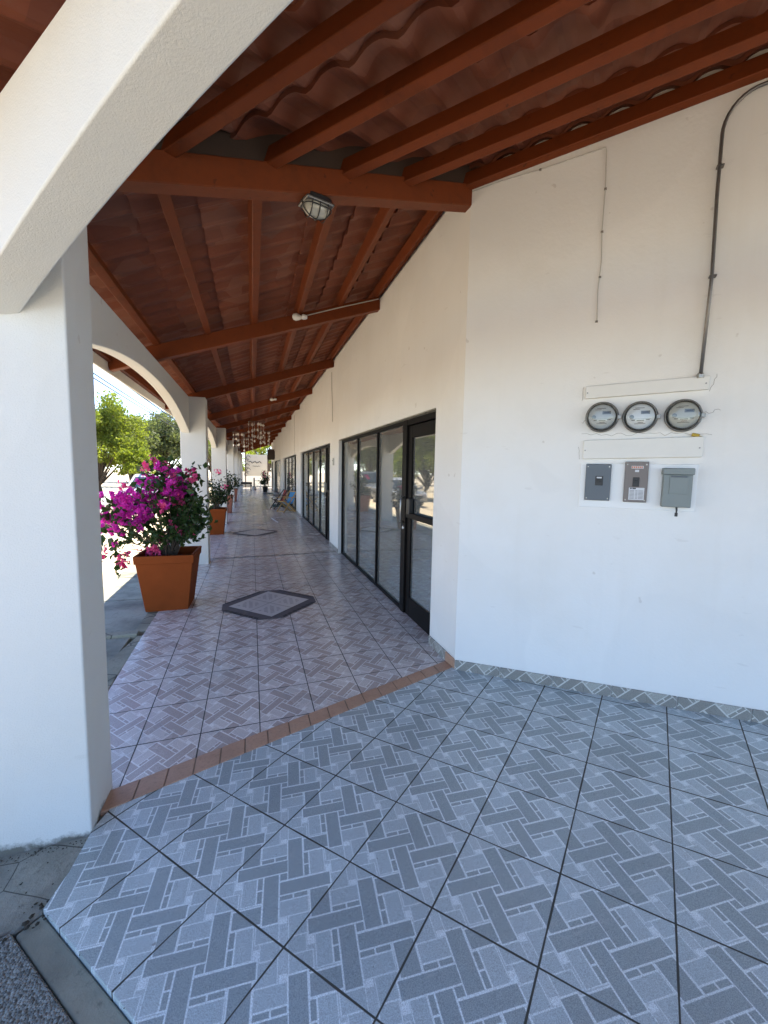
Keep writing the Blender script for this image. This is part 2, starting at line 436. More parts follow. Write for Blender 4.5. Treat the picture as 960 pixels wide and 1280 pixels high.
def leafmat(name, a, b, trans=.45, rough=.5, sc=3):
    t = NT(name); g = t.geo()
    oi = t.new('ShaderNodeNewGeometry').outputs['Random Per Island']
    n = t.noise(g, sc, 3)
    f = t.math('ADD', t.math('MULTIPLY', oi, .6), t.math('MULTIPLY', n, .45), clamp=True)
    c = t.mix(f, a, b); t.set(c, rough, spec=.3)
    tl = t.new('ShaderNodeBsdfTranslucent')
    t.l.new(t.mix(1.0, c, (1.5, 1.6, .9), 'MULTIPLY') if trans < .5 else t.mix(1.0, c, (1.4, 1.1, 1.3), 'MULTIPLY'), tl.inputs[0])
    mx = t.new('ShaderNodeMixShader'); mx.inputs[0].default_value = trans
    t.l.new(t.b.outputs[0], mx.inputs[1]); t.l.new(tl.outputs[0], mx.inputs[2]); t.l.new(mx.outputs[0], t.out.inputs[0])
    return t.mat
M['leaf_tree'] = leafmat('bright_tree_leaves', (.10, .13, .016), (.26, .29, .05), .45)
M['leaf_tree2'] = leafmat('olive_tree_leaves', (.07, .09, .035), (.19, .21, .10), .38)
M['leaf_yellow'] = leafmat('yellow_green_leaves', (.14, .19, .02), (.27, .30, .04), .45)
M['leaf_boug'] = leafmat('bougainvillea_leaves', (.014, .033, .010), (.045, .085, .022), .3, .4, 9)
M['leaf_dark'] = leafmat('dark_shrub_leaves', (.010, .024, .010), (.03, .055, .02), .28, .4, 9)
M['bract'] = leafmat('magenta_bracts', (.46, .022, .33), (.76, .075, .57), .55, .6, 12)
M['bract_pink'] = leafmat('pink_bracts', (.55, .06, .22), (.80, .16, .36), .55, .6, 12)
M['petal_pink'] = leafmat('pale_pink_petals', (.6, .22, .26), (.8, .4, .42), .5, .6, 12)

# ------------------------------------------------------------------ measured layout
S = .36
T0 = np.array([-.387, 1.834, -.063])                 # near tile grid: origin and axes (the terrace floor falls away from the shops)
EX = np.array([.651, -.759, .0535]); EY = np.array([.759, .651, .0195])
def nearpt(a, b, dz=0.0):
    p = T0 + S * (a * EX + b * EY); return (p[0], p[1], p[2] + dz)
def near_z(x, y):
    d = np.array([x - T0[0], y - T0[1]]) / S
    a, b = np.linalg.solve(np.array([[EX[0], EY[0]], [EX[1], EY[1]]]), d)
    return T0[2] + S * (a * EX[2] + b * EY[2])
WA = R(-43.8)                                          # direction of the meter wall
HX = Vector((math.cos(WA), math.sin(WA), 0)); NN = Vector((-HX.y, HX.x, 0))   # along wall, into wall
CW = Vector((1.495, 2.9, 0))                           # the bend in the wall
XW = 1.505                                             # face of the corridor wall
YEND = 36.0
AH = Vector((.651, -.759, 0))                          # direction of the near arcade
AN = Vector((.759, .651, 0))

def strip_in(t):  # inner edge of border strip from wall (t=0) to pillar (t=1)
    return Vector((1.49 + t * (-.70 - 1.49), 3.05 + t * (2.305 - 3.05), 0))
def strip_out(t):
    return Vector((1.49 + t * (-.70 - 1.49), 2.93 + t * (2.155 - 2.93), 0))
def corr_z(x, y):
    base = -.02 * (1.52 - x)
    yi = 3.05 - .345 * (1.49 - x) / 1.0 * 1.0
    yi = 3.05 + (x - 1.49) * (.745 / 2.19)
    k = max(0.0, min(1.0, 1 - (y - yi) / 2.2)); k = k * k * (3 - 2 * k)
    return base + (near_z(x, yi) - base) * k

# ------------------------------------------------------------------ ground and floors (structure)
g = MB(); g.add([(-160, -120, -.26), (160, -120, -.26), (160, 260, -.26), (-160, 260, -.26)], [(0, 1, 2, 3)])
tag(g.build('parking_lot', M['lot']), kind='structure')

g = MB(); g.add([(*nearpt(-70, -13)[:2], -.252), (*nearpt(-70, -90)[:2], -.252), (*nearpt(220, -90)[:2], -.252), (*nearpt(220, -13)[:2], -.252)], [(0, 1, 2, 3)])
tag(g.build('street', M['dark_ground']), kind='structure')  # unseen ground added behind the camera to cut warm bounce light

# terrace floor near the camera
poly = [(-.37, -.985), (24, -.985), (24, 9.5), (2.45, 9.5), (1.03, 5.95), (-1.22, .06), (-1.06, -.22), (-.62, -.66)]
f = MB(); f.add([nearpt(a, b) for a, b in poly] + [nearpt(a, b, -.10) for a, b in poly],
                [tuple(range(8)), tuple(range(15, 7, -1))] + [(i, (i + 1) % 8, 8 + (i + 1) % 8, 8 + i) for i in range(8)])
def uv_near(co):
    d = np.array([co.x - T0[0], co.y - T0[1]]) / S
    return tuple(np.linalg.solve(np.array([[EX[0], EY[0]], [EX[1], EY[1]]]), d))
tag(f.build('terrace_floor', M['tile_near'], uvf=uv_near), kind='structure')

# corridor floor: fine near the bend where it eases into the terrace
f = MB()
xs = np.linspace(-1.0, 1.75, 23)
rows = list(np.linspace(0, 1, 12)) 
def ys(x, k):
    yi = 3.05 + (x - 1.49) * (.745 / 2.19)
    return yi + (5.6 - yi) * k
vs = []; 
for k in rows:
    for x in xs:
        y = ys(x, k); vs.append((x, y, corr_z(x, y)))
for y in (10, 20, YEND + 1.0):
    for x in xs: vs.append((x, y, corr_z(x, y)))
nx = len(xs); nr = len(rows) + 3
fs = [(r * nx + i, r * nx + i + 1, (r + 1) * nx + i + 1, (r + 1) * nx + i) for r in range(nr - 1) for i in range(nx - 1)]
f.add(vs, fs)
# outer edge face
b0 = len(f.v)
edge = [r * nx for r in range(nr)]
f.add([vs[i] for i in edge] + [(vs[i][0], vs[i][1], vs[i][2] - .1) for i in edge], [(i, i + 1, nr + i + 1, nr + i) for i in range(nr - 1)])
fl = f.build('corridor_floor', M['tile_corr'], uvf=lambda c: ((c.x + .66) / .345 + 20, (c.y - 2.665) / .395))
tag(fl, kind='structure')

# terracotta border strip between both floors
f = MB(); nb = 17
for i in range(nb):
    t0, t1 = i / nb + .0017, (i + 1) / nb - .0017
    q = []
    for (fn, t) in ((strip_out, t0), (strip_out, t1), (strip_in, t1), (strip_in, t0)):
        p = fn(t); q.append((p.x, p.y, near_z(p.x, p.y) + .0045))
    f.add(q + [(x, y, z - .03) for x, y, z in q], [(0, 1, 2, 3), (0, 4, 5, 1), (1, 5, 6, 2), (2, 6, 7, 3), (3, 7, 4, 0)], 0)
q = [strip_out(-.02), strip_out(1.03), strip_in(1.03), strip_in(-.02)]
f.add([(p.x, p.y, near_z(p.x, p.y) - .001 + .002) for p in q], [(0, 1, 2, 3)], 1)
# upright piece of border at the wall
tag(f.build('border_strip', [M['brick'], M['mortar']]), kind='structure')

# medallions set in the corridor floor
def medallion(cx, cy):
    f = MB(); z = lambda x, y: corr_z(x, y)
    oc = [(.52, -.12), (.52, .12), (.14, .54), (-.10, .54), (-.52, .12), (-.52, -.12), (-.14, -.54), (.12, -.54)]
    dm = [(.455, 0), (0, .49), (-.455, 0), (0, -.49)]
    f.add([(cx + x, cy + y, z(cx + x, cy + y) + .004) for x, y in oc], [tuple(range(8))], 0)
    f.add([(cx + x, cy + y, z(cx + x, cy + y) + .008) for x, y in dm], [tuple(range(4))], 1)
    # small dark tiles of the border
    for (p, q) in ((oc[1], oc[2]), (oc[3], oc[4]), (oc[5], oc[6]), (oc[7], oc[0])):
        for k in range(7):
            a = (k + .1) / 7; b = (k + .9) / 7
            pa = Vector((p[0] + (q[0] - p[0]) * a, p[1] + (q[1] - p[1]) * a)); pb = Vector((p[0] + (q[0] - p[0]) * b, p[1] + (q[1] - p[1]) * b))
            qs = [pa * .99, pb * .99, pb * .90, pa * .90]
            f.add([(cx + v.x, cy + v.y, z(cx + v.x, cy + v.y) + .0055) for v in qs], [(0, 1, 2, 3)], 2)
    def uvm(c):
        u = (c.x - cx) / .455; v = (c.y - cy) / .49
        return ((u + v) + 20, (v - u) + 20)
    o = f.build('floor_medallion', [M['inlay_base'], M['tile_medal'], M['inlay_dark']], uvf=uvm)
    tag(o, kind='structure')
medallion(.18, 5.02); medallion(.06, 10.85)
f = MB()
for y in (7.86, 13.3, 18.7, 24.1, 29.5):
    f.add([(-.98, y - .018, corr_z(-.98, y) + .004), (1.5, y - .018, corr_z(1.5, y) + .004), (1.5, y + .018, corr_z(1.5, y) + .004), (-.98, y + .018, corr_z(-.98, y) + .004)], [(0, 1, 2, 3)])
tag(f.build('floor_joint', M['joint']), kind='structure')

# sidewalk beside the arcade, slabs with joints
f = MB()
ya = 3.2
slabs = [(2.2, 4.44), (4.54, 5.72), (5.75, 6.9), (6.93, 9.4), (9.43, 12), (12.03, 15), (15.03, 19), (19.03, 25), (25.03, 31), (31.03, 40)]
for (a, b) in slabs:
    f.box((-1.80, a, -.4), (-1.115, b, -.078))
f.box((-1.80, 4.44, -.4), (-1.06, 4.54, -.050), 1)
f.prism([(-1.0042, 4.44), (-1.06, 4.44), (-1.42, 2.3), (-1.0042, 2.3)], -.3, -.070, 1)
f.prism([(-1.115, 4.545), (-1.004, 4.545), (-1.004, 40), (-1.115, 40)], -.4, -.066, 1)
f.box((-1.93, 2.0, -.4), (-1.80, 40, -.088), 1)
tag(f.build('sidewalk', [M['concrete'], M['concrete_strip']], bevel=.006, seg=1), kind='structure')

# apron outside the terrace: cement strip, aggregate slab, cracked concrete by the corner pillar
def apt(a, b, z): 
    p = nearpt(a, b); return (p[0], p[1], z)
f = MB(); pl = [(-.37, -.99), (24, -.99), (24, -1.22), (-.36, -1.22)]
f.add([nearpt(a, b, -.02) for a, b in pl] + [nearpt(a, b, -.35) for a, b in pl], [(0, 1, 2, 3), (0, 4, 5, 1), (1, 5, 6, 2), (2, 6, 7, 3), (3, 7, 4, 0)])
tag(f.build('cement_kerb', M['concrete_strip'], bevel=.008, seg=2), kind='structure')
f = MB(); pl = [(-.42, -1.235), (24, -1.235), (24, -7), (-1.2, -7), (-1.2, -4.0)]
f.add([nearpt(a, b, -.012) for a, b in pl] + [nearpt(a, b, -.5) for a, b in pl], [tuple(range(5))] + [(i, (i + 1) % 5, 5 + (i + 1) % 5, 5 + i) for i in range(5)])
tag(f.build('aggregate_pavement', M['aggregate'], bevel=.006, seg=1), kind='structure')
f = MB(); pl = [(-1.2, .3), (-.62, -.655), (-.385, -.99), (-.385, -1.225), (-.435, -1.23), (-1.22, -4.0), (-1.22, -7), (-7, -7), (-7, -1), (-3.6, 1.2)]
n = len(pl); f.add([nearpt(a, b, -.016) for a, b in pl] + [nearpt(a, b, -.5) for a, b in pl], [tuple(range(n))] + [(i, (i + 1) % n, n + (i + 1) % n, n + i) for i in range(n)])
tag(f.build('concrete_apron', M['concrete_crack'], bevel=.006, seg=1), kind='structure')

# grit and dead leaf bits gathered along the pillar base and floor edge
V = []; F = []
def grit(x, y, z, r):
    b = len(V); a0 = rng.uniform(0, 6)
    for k in range(5):
        a = a0 + k * 1.2566; V.append((x + r * math.cos(a) * rng.uniform(.5, 1.2), y + r * math.sin(a) * rng.uniform(.5, 1.2), z))
    V.append((x, y, z + r * rng.uniform(.35, .9)))
    for k in range(5): F.append((b + k, b + (k + 1) % 5, b + 5))
for k in range(190):
    t = rng.random()
    if k < 110: x, y = -1.13 + .46 * t, 2.03 - abs(rng.gauss(0, .02)) - .006
    elif k < 150: x, y = -.688 + abs(rng.gauss(0, .012)), 2.03 + .26 * t
    elif k < 165:
        q = nearpt(-.37 + 2.5 * t, -.99 + rng.gauss(0, .02)); x, y = q[0], q[1]
    else: x, y = rng.uniform(-1.0, -.72), rng.uniform(1.6, 2.0)
    grit(x, y, near_z(x, y) - .010 + (.008 if 150 <= k < 165 else 0), rng.uniform(.001, .0045) if k < 210 else rng.uniform(.001, .004))
for k in range(34):
    x, y = -.735 + rng.gauss(0, .035), 1.70 + rng.gauss(0, .03)
    if k > 16: x, y = rng.uniform(-1.05, -.75), rng.uniform(1.55, 2.0)
    grit(x, y, near_z(x, y) - .010, rng.uniform(.004, .013))
o = raw_mesh('grit', V, F, simple('dark_grit', (.035, .03, .02), .95, var=.6, scale=60)); tag(o, kind='stuff')

# ------------------------------------------------------------------ shop building
shop = empty('shop_building', (XW, 2.9, 0))
tag(shop, 'long white plastered shop building with dark framed glass fronts beside the tiled corridor', 'building')
def sub(mb, name, mats, parent=shop, root=shop, **kw):
    """parts are modelled in world coordinates; shift into the thing's frame"""
    o = root.location if parent is root else root.location
    mb.v = [(x - o.x, y - o.y, z - o.z) for x, y, z in mb.v]
    return mb.build(name, mats, parent, **kw)

OPEN = [(3.42, 7.72, [4.36, 5.42, 6.52]), (8.63, 14.1, [9.45, 10.45, 11.6, 12.75]), (15.6, 22.0, [16.6, 18.2, 19.8]), (24.5, 31.0, [25.5, 27.3, 29.2]), (33.0, 35.8, [34.0])]
ZL = 2.075
w = MB()
y = CW.y + .002
edges = [o[0] for o in OPEN]
prev = CW.y
# corridor wall: one continuous plate with the openings cut out
def wall_quad_strip(mb, x0, x1):
    y0 = CW.y
    for (a, b, _) in OPEN:
        mb.box((x0, y0, -.12), (x1, a, ZL)); y0 = b
    mb.box((x0, y0, -.12), (x1, YEND, ZL))
    mb.box((x0, CW.y, ZL), (x1, YEND, 3.60))
    mb.box((x0 + .05, CW.y, 3.60), (x1, YEND, 3.95))
wall_quad_strip(w, XW, XW + .17)
o = sub(w, 'wall', M['plaster']); tag(o, 'long white wall above the glass shop fronts')
bm = bmesh.new(); bm.from_mesh(o.data); bmesh.ops.remove_doubles(bm, verts=bm.verts, dist=1e-5)
dup = {}
for fc in bm.faces: dup.setdefault(tuple(sorted(v.index for v in fc.verts)), []).append(fc)
bmesh.ops.delete(bm, geom=[x for l in dup.values() if len(l) > 1 for x in l], context='FACES_ONLY')
bm.to_mesh(o.data); bm.free()
# the meter wall
LW = 9.0
def wpt(s, out, z):
    p = CW + HX * s - NN * out; return (p.x, p.y, z)
def ptop(s): return 3.512 + .098 * s                # underside of the purlin on the wall
w = MB(); q = [wpt(0, 0, 0), wpt(LW, 0, 0), wpt(LW, -.2, 0), wpt(.08, -.2, 0)]
w.prism([(q[0][0], q[0][1], -.15, ptop(0)), (q[1][0], q[1][1], -.15, ptop(LW)), (q[2][0], q[2][1], -.15, ptop(LW)), (q[3][0], q[3][1], -.15, ptop(0))], 0, 0)
q = [wpt(0.03, -.05, 0), wpt(LW, -.05, 0), wpt(LW, -.2, 0), wpt(.08, -.2, 0)]
w.prism([(q[0][0], q[0][1], ptop(0), ptop(0) + .5), (q[1][0], q[1][1], ptop(LW), ptop(LW) + .3), (q[2][0], q[2][1], ptop(LW), ptop(LW) + .3), (q[3][0], q[3][1], ptop(0), ptop(0) + .5)], 0, 0)
o = sub(w, 'wall', M['plaster']); tag(o, 'white wall at the bend carrying the electric meters')
# skirting tiles along the meter wall
w = MB(); sl = .365
def fz(s): p = CW + HX * s; return near_z(p.x, p.y)
k = 0; s0 = .004
while s0 < LW - .4:
    s1 = s0 + (.345 if k == 0 else sl) - .006
    vs = []
    for (s_, o_, zt) in ((s0, .012, 0), (s1, .012, 0), (s1, .001, 0), (s0, .001, 0)):
        x_, y_, _ = wpt(s_, o_, 0); vs.append((x_, y_, fz(s_) - .02, fz(s_) + .076))
    w.prism(vs, 0, 0); s0 = s1 + .006; k += 1
t_ = CW
def uv_sk(c):
    p = Vector((c.x + shop.location.x, c.y + shop.location.y, 0)) - CW; s_ = p.dot(HX)
    return (s_ / .365 + .5 + 10, (c.z - .0535 * s_) / .365 + .47)
M['tile_skirt'] = tilemat('basketweave_tile_skirting', (.235, .225, .20), (.26, .25, .22), (.37, .36, .32), (.42, .41, .37), (.58, .57, .52), (.05, .045, .035), gw=.004, rough=.35)
o = sub(w, 'skirting', M['tile_skirt'], uvf=None, bevel=.002, seg=1)
lay = o.data.uv_layers.new(name='UVMap')
for lp in o.data.loops: lay.data[lp.index].uv = uv_sk(o.data.vertices[lp.vertex_index].co)
# short skirting on the corridor side of the bend, and the border brick that climbs the corner
w = MB(); w.box((XW - .012, 3.07, -.03), (XW - .001, 3.415, .075))
o = sub(w, 'skirting', M['tile_skirt'], bevel=.002, seg=1)
lay = o.data.uv_layers.new(name='UVMap')
for lp in o.data.loops:
    c = o.data.vertices[lp.vertex_index].co; lay.data[lp.index].uv = (c.y / .365 + 10.3, c.z / .365 + .5)
w = MB(); w.box((XW - .014, 2.91, -.03), (XW - .001, 3.066, .074)); sub(w, 'corner_brick', M['brick'], bevel=.003, seg=1)
for yy in [x for p in zip([o_[1] for o_ in OPEN], [o_[0] for o_ in OPEN[1:]]) for x in [p]]:
    w = MB(); w.box((XW - .012, yy[0] + .005, -.04), (XW - .001, yy[1] - .005, .075)); o = sub(w, 'skirting', M['tile_skirt'])
    lay = o.data.uv_layers.new(name='UVMap')
    for lp in o.data.loops:
        c = o.data.vertices[lp.vertex_index].co; lay.data[lp.index].uv = (c.y / .365 + 10.3, c.z / .365 + .5)

# interior of the shops
w = MB()
w.box((4.9, 2.2, -.1), (5.1, YEND, 3.5), 0)
for yy in (8.2, 14.9, 23.2, 32, YEND - .15): w.box((XW + .171, yy, -.1), (4.9, yy + .12, 2.9), 0)
w.prism([(XW + .171, 3.05), (4.9, 3.3), (4.9, 3.15), (XW + .171, 2.95)], -.1, 2.9, 0)
w.box((XW + .171, 3.1, 2.9), (4.9, YEND - .1, 3.0), 0)
w.box((XW + .171, 3.1, -.3), (4.9, YEND - .1, .0), 1)
sub(w, 'shop_interior', [M['interior'], M['interior_floor']])
for (yc, wd) in ((6.1, .35), (7.45, .3), (10.9, .5), (12.9, .6), (17.5, .7), (20.6, .8)):
    n = 14; vs = []; w = MB()
    for i in range(n + 1):
        yy = yc - wd / 2 + wd * i / n; xx = 1.95 + .035 * math.sin(i * 1.9)
        vs += [(xx, yy, .05), (xx, yy, 2.3), (xx + .01, yy, .05), (xx + .01, yy, 2.3)]
    fs = []
    for i in range(n):
        a = 4 * i; b = a + 4
        fs += [(a, b, b + 1, a + 1), (a + 2, a + 3, b + 3, b + 2), (a + 1, b + 1, b + 3, a + 3)]
    w.add(vs, fs)
    sub(w, 'curtain', M['curtain'], smooth=True)

# glass fronts: fixed lights with dark frame, and a glass door at the near end of each
XF0, XF1 = XW + .055, XW + .125
def shopfront(idx, y0, y1, mul):
    yd = mul[0]
    f = MB(); e = .003
    zf = lambda yy: -.012
    # outer frame and mullions
    f.box((XF0, yd, -.06), (XF1, yd + .055, ZL - .002))
    f.box((XF0, y1 - .05, -.06), (XF1, y1 - e, ZL - .002))
    f.box((XF0, yd + .055, -.06), (XF1, y1 - .05, .028)); f.box((XF0, yd + .055, ZL - .05), (XF1, y1 - .05, ZL - .002))
    for m in mul[1:]: f.box((XF0 + .004, m - .022, .028), (XF1 - .004, m + .022, ZL - .05))
    fr = sub(f, 'window_frame', M['frame'], bevel=.003, seg=1)
    cuts = [yd + .055] + mul[1:] + [y1 - .05]
    for a, b in zip(cuts, cuts[1:]):
        gq = MB(); gq.box((XF0 + .03, a + .02, .026), (XF0 + .036, b - .02, ZL - .048)); sub(gq, 'glass_pane', M['glass'], fr)
    # door jambs + leaf
    d = MB()
    d.box((XF0 - .006, y0 + e, -.06), (XF1, y0 + .035, ZL - .002)); d.box((XF0 - .01, yd - .10, -.06), (XF1 + .01, yd - .002, ZL - .002))
    d.box((XF0 - .006, y0 + .035, ZL - .07), (XF1, yd - .10, ZL - .002))
    a, b = y0 + .045, yd - .11
    d.box((XF0 + .012, a, -.02), (XF0 + .055, a + .085, ZL - .078)); d.box((XF0 + .012, b - .10, -.02), (XF0 + .055, b, ZL - .078))
    d.box((XF0 + .012, a + .085, -.02), (XF0 + .055, b - .10, .20)); d.box((XF0 + .012, a + .085, ZL - .20), (XF0 + .055, b - .10, ZL - .078))
    dr = sub(d, 'door', M['frame'], bevel=.003, seg=1)
    gq = MB(); gq.box((XF0 + .03, a + .08, .195), (XF0 + .036, b - .095, ZL - .195)); sub(gq, 'door_glass', M['glass'], dr)
    if idx < 3:
        h = MB(); h.box((XF0 - .028, a + .02, 1.05), (XF0 - .010, b - .06, 1.105)); h.box((XF0 - .010, a + .02, 1.06), (XF0 + .012, a + .06, 1.095)); h.box((XF0 - .010, b - .10, 1.06), (XF0 + .012, b - .06, 1.095))
        sub(h, 'push_bar', M['frame'], dr, bevel=.004, seg=1)
        h = MB(); h.box((XF0 - .03, b - .16, 1.09), (XF0 + .012, b - .075, 1.25)); sub(h, 'lock_case', M['black'], dr, bevel=.004, seg=1)
        h = MB(); yh = b + .055; h.tube([(XF0 - .012, yh, .985), (XF0 - .045, yh, .995), (XF0 - .045, yh, 1.245), (XF0 - .012, yh, 1.255)], .010, 8); sub(h, 'pull_handle', M['steel'], dr, smooth=True)
        h = MB(); h.lathe([(.016, XF0 - .022), (.016, XF0 - .008)], 14, 'x', (0, yh - .005, .93)); sub(h, 'lock_cylinder', M['white_paint'], dr)
for i, (a, b, m) in enumerate(OPEN): shopfront(i, a, b, m)
# chipped cement line over the first opening
w = MB(); w.box((XW - .004, 3.43, ZL - .012), (XW + .05, 7.70, ZL - .001)); sub(w, 'lintel_edge', M['concrete_strip'])

# ------------------------------------------------------------------ arcade: pillars and arches
arc = empty('arcade', (-.9, 2.2, -.1))
tag(arc, 'white plastered arcade of square pillars and flat round arches along the open side', 'arcade')
def asub(mb, name, mats, **kw):
    o = arc.location; mb.v = [(x - o.x, y - o.y, z - o.z) for x, y, z in mb.v]; return mb.build(name, mats, arc, **kw)
PX0, PX1 = -1.075, -.695
WTOP = 2.64
PY = [(2.045, 2.345)] + [(7.45 + 5.4 * k, 7.75 + 5.4 * k) for k in range(6)]
for i, (a, b) in enumerate(PY):
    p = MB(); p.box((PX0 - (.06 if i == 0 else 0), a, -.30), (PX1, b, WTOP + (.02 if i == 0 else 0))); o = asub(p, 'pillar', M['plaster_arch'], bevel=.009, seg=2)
def arch(p0, d, n, L, thick, spring, rise, tops, name='arch', slope=0.0):
    """spandrel plate between two pillars: p0 start of inner face, d along, n towards outside"""
    mb = MB(); N = 40; inn = []; 
    for side in (0, 1):
        base = p0 + n * (thick * side)
        for i in range(N + 1):
            t = L * i / N; u = 2 * i / N - 1
            z = spring + rise * (1 - u * u) ** .82 + slope * t if False else spring + rise * (1 - abs(u) ** 2.15) + slope * t
            q = base + d * t
            inn.append((q.x, q.y, z)); inn.append((q.x, q.y, tops + slope * t))
    vs = inn; W2 = 2 * (N + 1); fs = []
    for i in range(N):
        a = 2 * i; b = a + 2
        fs += [(a, b, b + 1, a + 1), (W2 + a, W2 + a + 1, W2 + b + 1, W2 + b), (a, W2 + a, W2 + b, b), (a + 1, b + 1, W2 + b + 1, W2 + a + 1)]
    fs += [(0, 1, W2 + 1, W2), (2 * N, W2 + 2 * N, W2 + 2 * N + 1, 2 * N + 1)]
    mb.add(vs, fs)
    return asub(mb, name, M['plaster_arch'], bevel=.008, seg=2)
for (a, b), (c, d_) in zip(PY, PY[1:]):
    arch(Vector((-.935, b - .004, 0)), Vector((0, 1, 0)), Vector((-1, 0, 0)), c - b + .008, .125, 2.075, .365, WTOP - .003)
# the near arch that springs from the corner pillar towards the camera's side
PA = Vector((-.868, 2.077, 0))
arch(PA, AH, -AN, 5.1, .142, 2.095, .33, 2.615, slope=.055)
# its far pillar
e = PA + AH * 5.1
p = MB(); q = [e - AN * .2, e - AN * .2 + AH * .38, e + AN * .14 + AH * .38, e + AN * .14]
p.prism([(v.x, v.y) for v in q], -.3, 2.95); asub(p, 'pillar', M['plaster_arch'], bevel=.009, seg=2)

# ------------------------------------------------------------------ roof
roof = empty('veranda_roof', (0, 2.6, 3.0))
tag(roof, 'clay tiled veranda roof on red brown painted beams, seen from below', 'roof')
def rsub(mb, name, mats, **kw):
    o = roof.location; mb.v = [(x - o.x, y - o.y, z - o.z) for x, y, z in mb.v]; return mb.build(name, mats, roof, **kw)
def rb(x): return 2.67 + .332 * (x + .94)                 # underside of the rafters
HD = Vector((-2.38, -.75, 0)).normalized(); HC = Vector((1.5, 2.95, 0))
def hip_y(x): return 2.95 + (x - 1.5) * (.75 / 2.38)
def hipz(t): return 3.392 - .2945 * t
h = MB(); h.beam((*(HC - HD * .03).xy, hipz(-.03) + .016), (*(HC + HD * 3.05).xy, hipz(3.05) + .016), .105, .138)
rsub(h, 'hip_beam', M['wood'], bevel=.005, seg=1)
RY = [5.24 + 3.05 * k for k in range(11)]
for y in RY:
    h = MB(); h.beam((-1.40, y, rb(-1.40)), (XW + .03, y, rb(XW + .03)), .10, .15); rsub(h, 'rafter', M['wood'], bevel=.005, seg=1)
for x in (-.95, -.435, .05, .545, 1.02, 1.475):
    h = MB(); y0 = hip_y(x) + .06
    wd = .065 if x != 1.475 else .06
    h.beam((x, y0, rb(x) + .147), (x, YEND + .4, rb(x) + .147), wd, .09, up=(-.315, 0, .949)); rsub(h, 'purlin', M['wood'], bevel=.004, seg=1)
# near wing purlins hang a little lower than those of the corridor
NP = [((1.463, 2.887, 3.505), .0915), ((.951, 2.725, 3.33), .086), ((.534, 2.594, 3.207), .0935), ((.113, 2.461, 3.095), .110), ((-.346, 2.316, 2.957), .118)]
for k, (p, sl_) in enumerate(NP):
    p = Vector(p); dr = Vector((HX.x, HX.y, sl_ + .0)).normalized()
    h = MB(); h.beam(p - dr * .05, p + dr * 8.5, .052, .112, up=(-NN.x * -.27, -NN.y * -.27, .96)); rsub(h, 'purlin', M['wood'], bevel=.005, seg=1)
# tile sheets: columns of half-round tiles running down the slope, in stepped courses
def tile_sheet(name, P, nu, nv, inside):
    """P(u,v)->(x,y,zbase); waves along u, courses along v"""
    pass
def sheet(name, us, vs, pos, keep, per, course):
    V = []; idx = {}; F = []
    for i, u in enumerate(us):
        for j, v in enumerate(vs):
            ph = 2 * math.pi * u / per
            wv = .022 * math.cos(ph) - .004 * math.cos(2 * ph)
            fr = (v / course) % 1.0
            st = .028 * (fr - .5)
            jit = .006 * math.sin(12.9 * math.floor(u / per) + 7.3 * math.floor(v / course))
            x, y, z = pos(u, v); V.append((x, y, z + wv + st + jit))
    nj = len(vs)
    for i in range(len(us) - 1):
        for j in range(nj - 1):
            a, b, c, d = i * nj + j, (i + 1) * nj + j, (i + 1) * nj + j + 1, i * nj + j + 1
            cx = sum(V[q][0] for q in (a, b, c, d)) / 4; cy = sum(V[q][1] for q in (a, b, c, d)) / 4
            if keep(cx, cy): F.append((a, b, c, d))
    o_ = roof.location; V = [(x - o_.x, y - o_.y, z - o_.z) for x, y, z in V]
    o = raw_mesh(name, V, F, M['rooftile'], roof)
    bm = bmesh.new(); bm.from_mesh(o.data); bmesh.ops.delete(bm, geom=[v for v in bm.verts if not v.link_faces], context='VERTS'); bm.to_mesh(o.data); bm.free()
    so = o.modifiers.new('thick', 'SOLIDIFY'); so.thickness = .018; so.offset = 1
    bm = bmesh.new(); bm.from_mesh(o.data); bm.normal_update()
    up = sum(f_.normal.z for f_ in bm.faces)
    if up < 0: bmesh.ops.reverse_faces(bm, faces=bm.faces)
    bm.to_mesh(o.data); bm.free()
    return o
def courses(v0, v1, c):
    out = []; k = math.floor(v0 / c)
    while k * c < v1:
        for fr in (.0005, .33, .66, .9995):
            out.append((k + fr) * c)
        k += 1
    return out
per = .225
us = np.arange(1.3, YEND + .9, per / 8)
vs = courses(-3.05, .75, .36)          # v: up the slope measured in x from 0 (x = 1.5 + v)
sheet('roof_tiles', us, vs, lambda u, v: (1.5 + v, u, rb(1.5 + v) + .147 + .09 + .055), lambda x, y: y > hip_y(x) and -1.53 < x < 2.1, per, .36)
# near wing plane
def nz(s, d): return 3.512 - .267 * d + .1 * s + .10 + .04
us = np.arange(-2.4, 8.6, per / 8)
vs = courses(-3.2, .55, .36)
def npos(s, v):
    p = CW + HX * s + NN * v; return (p.x, p.y, nz(s, -v))
sheet('roof_tiles', us, vs, npos, lambda x, y: y < hip_y(x) + .01, per, .36)
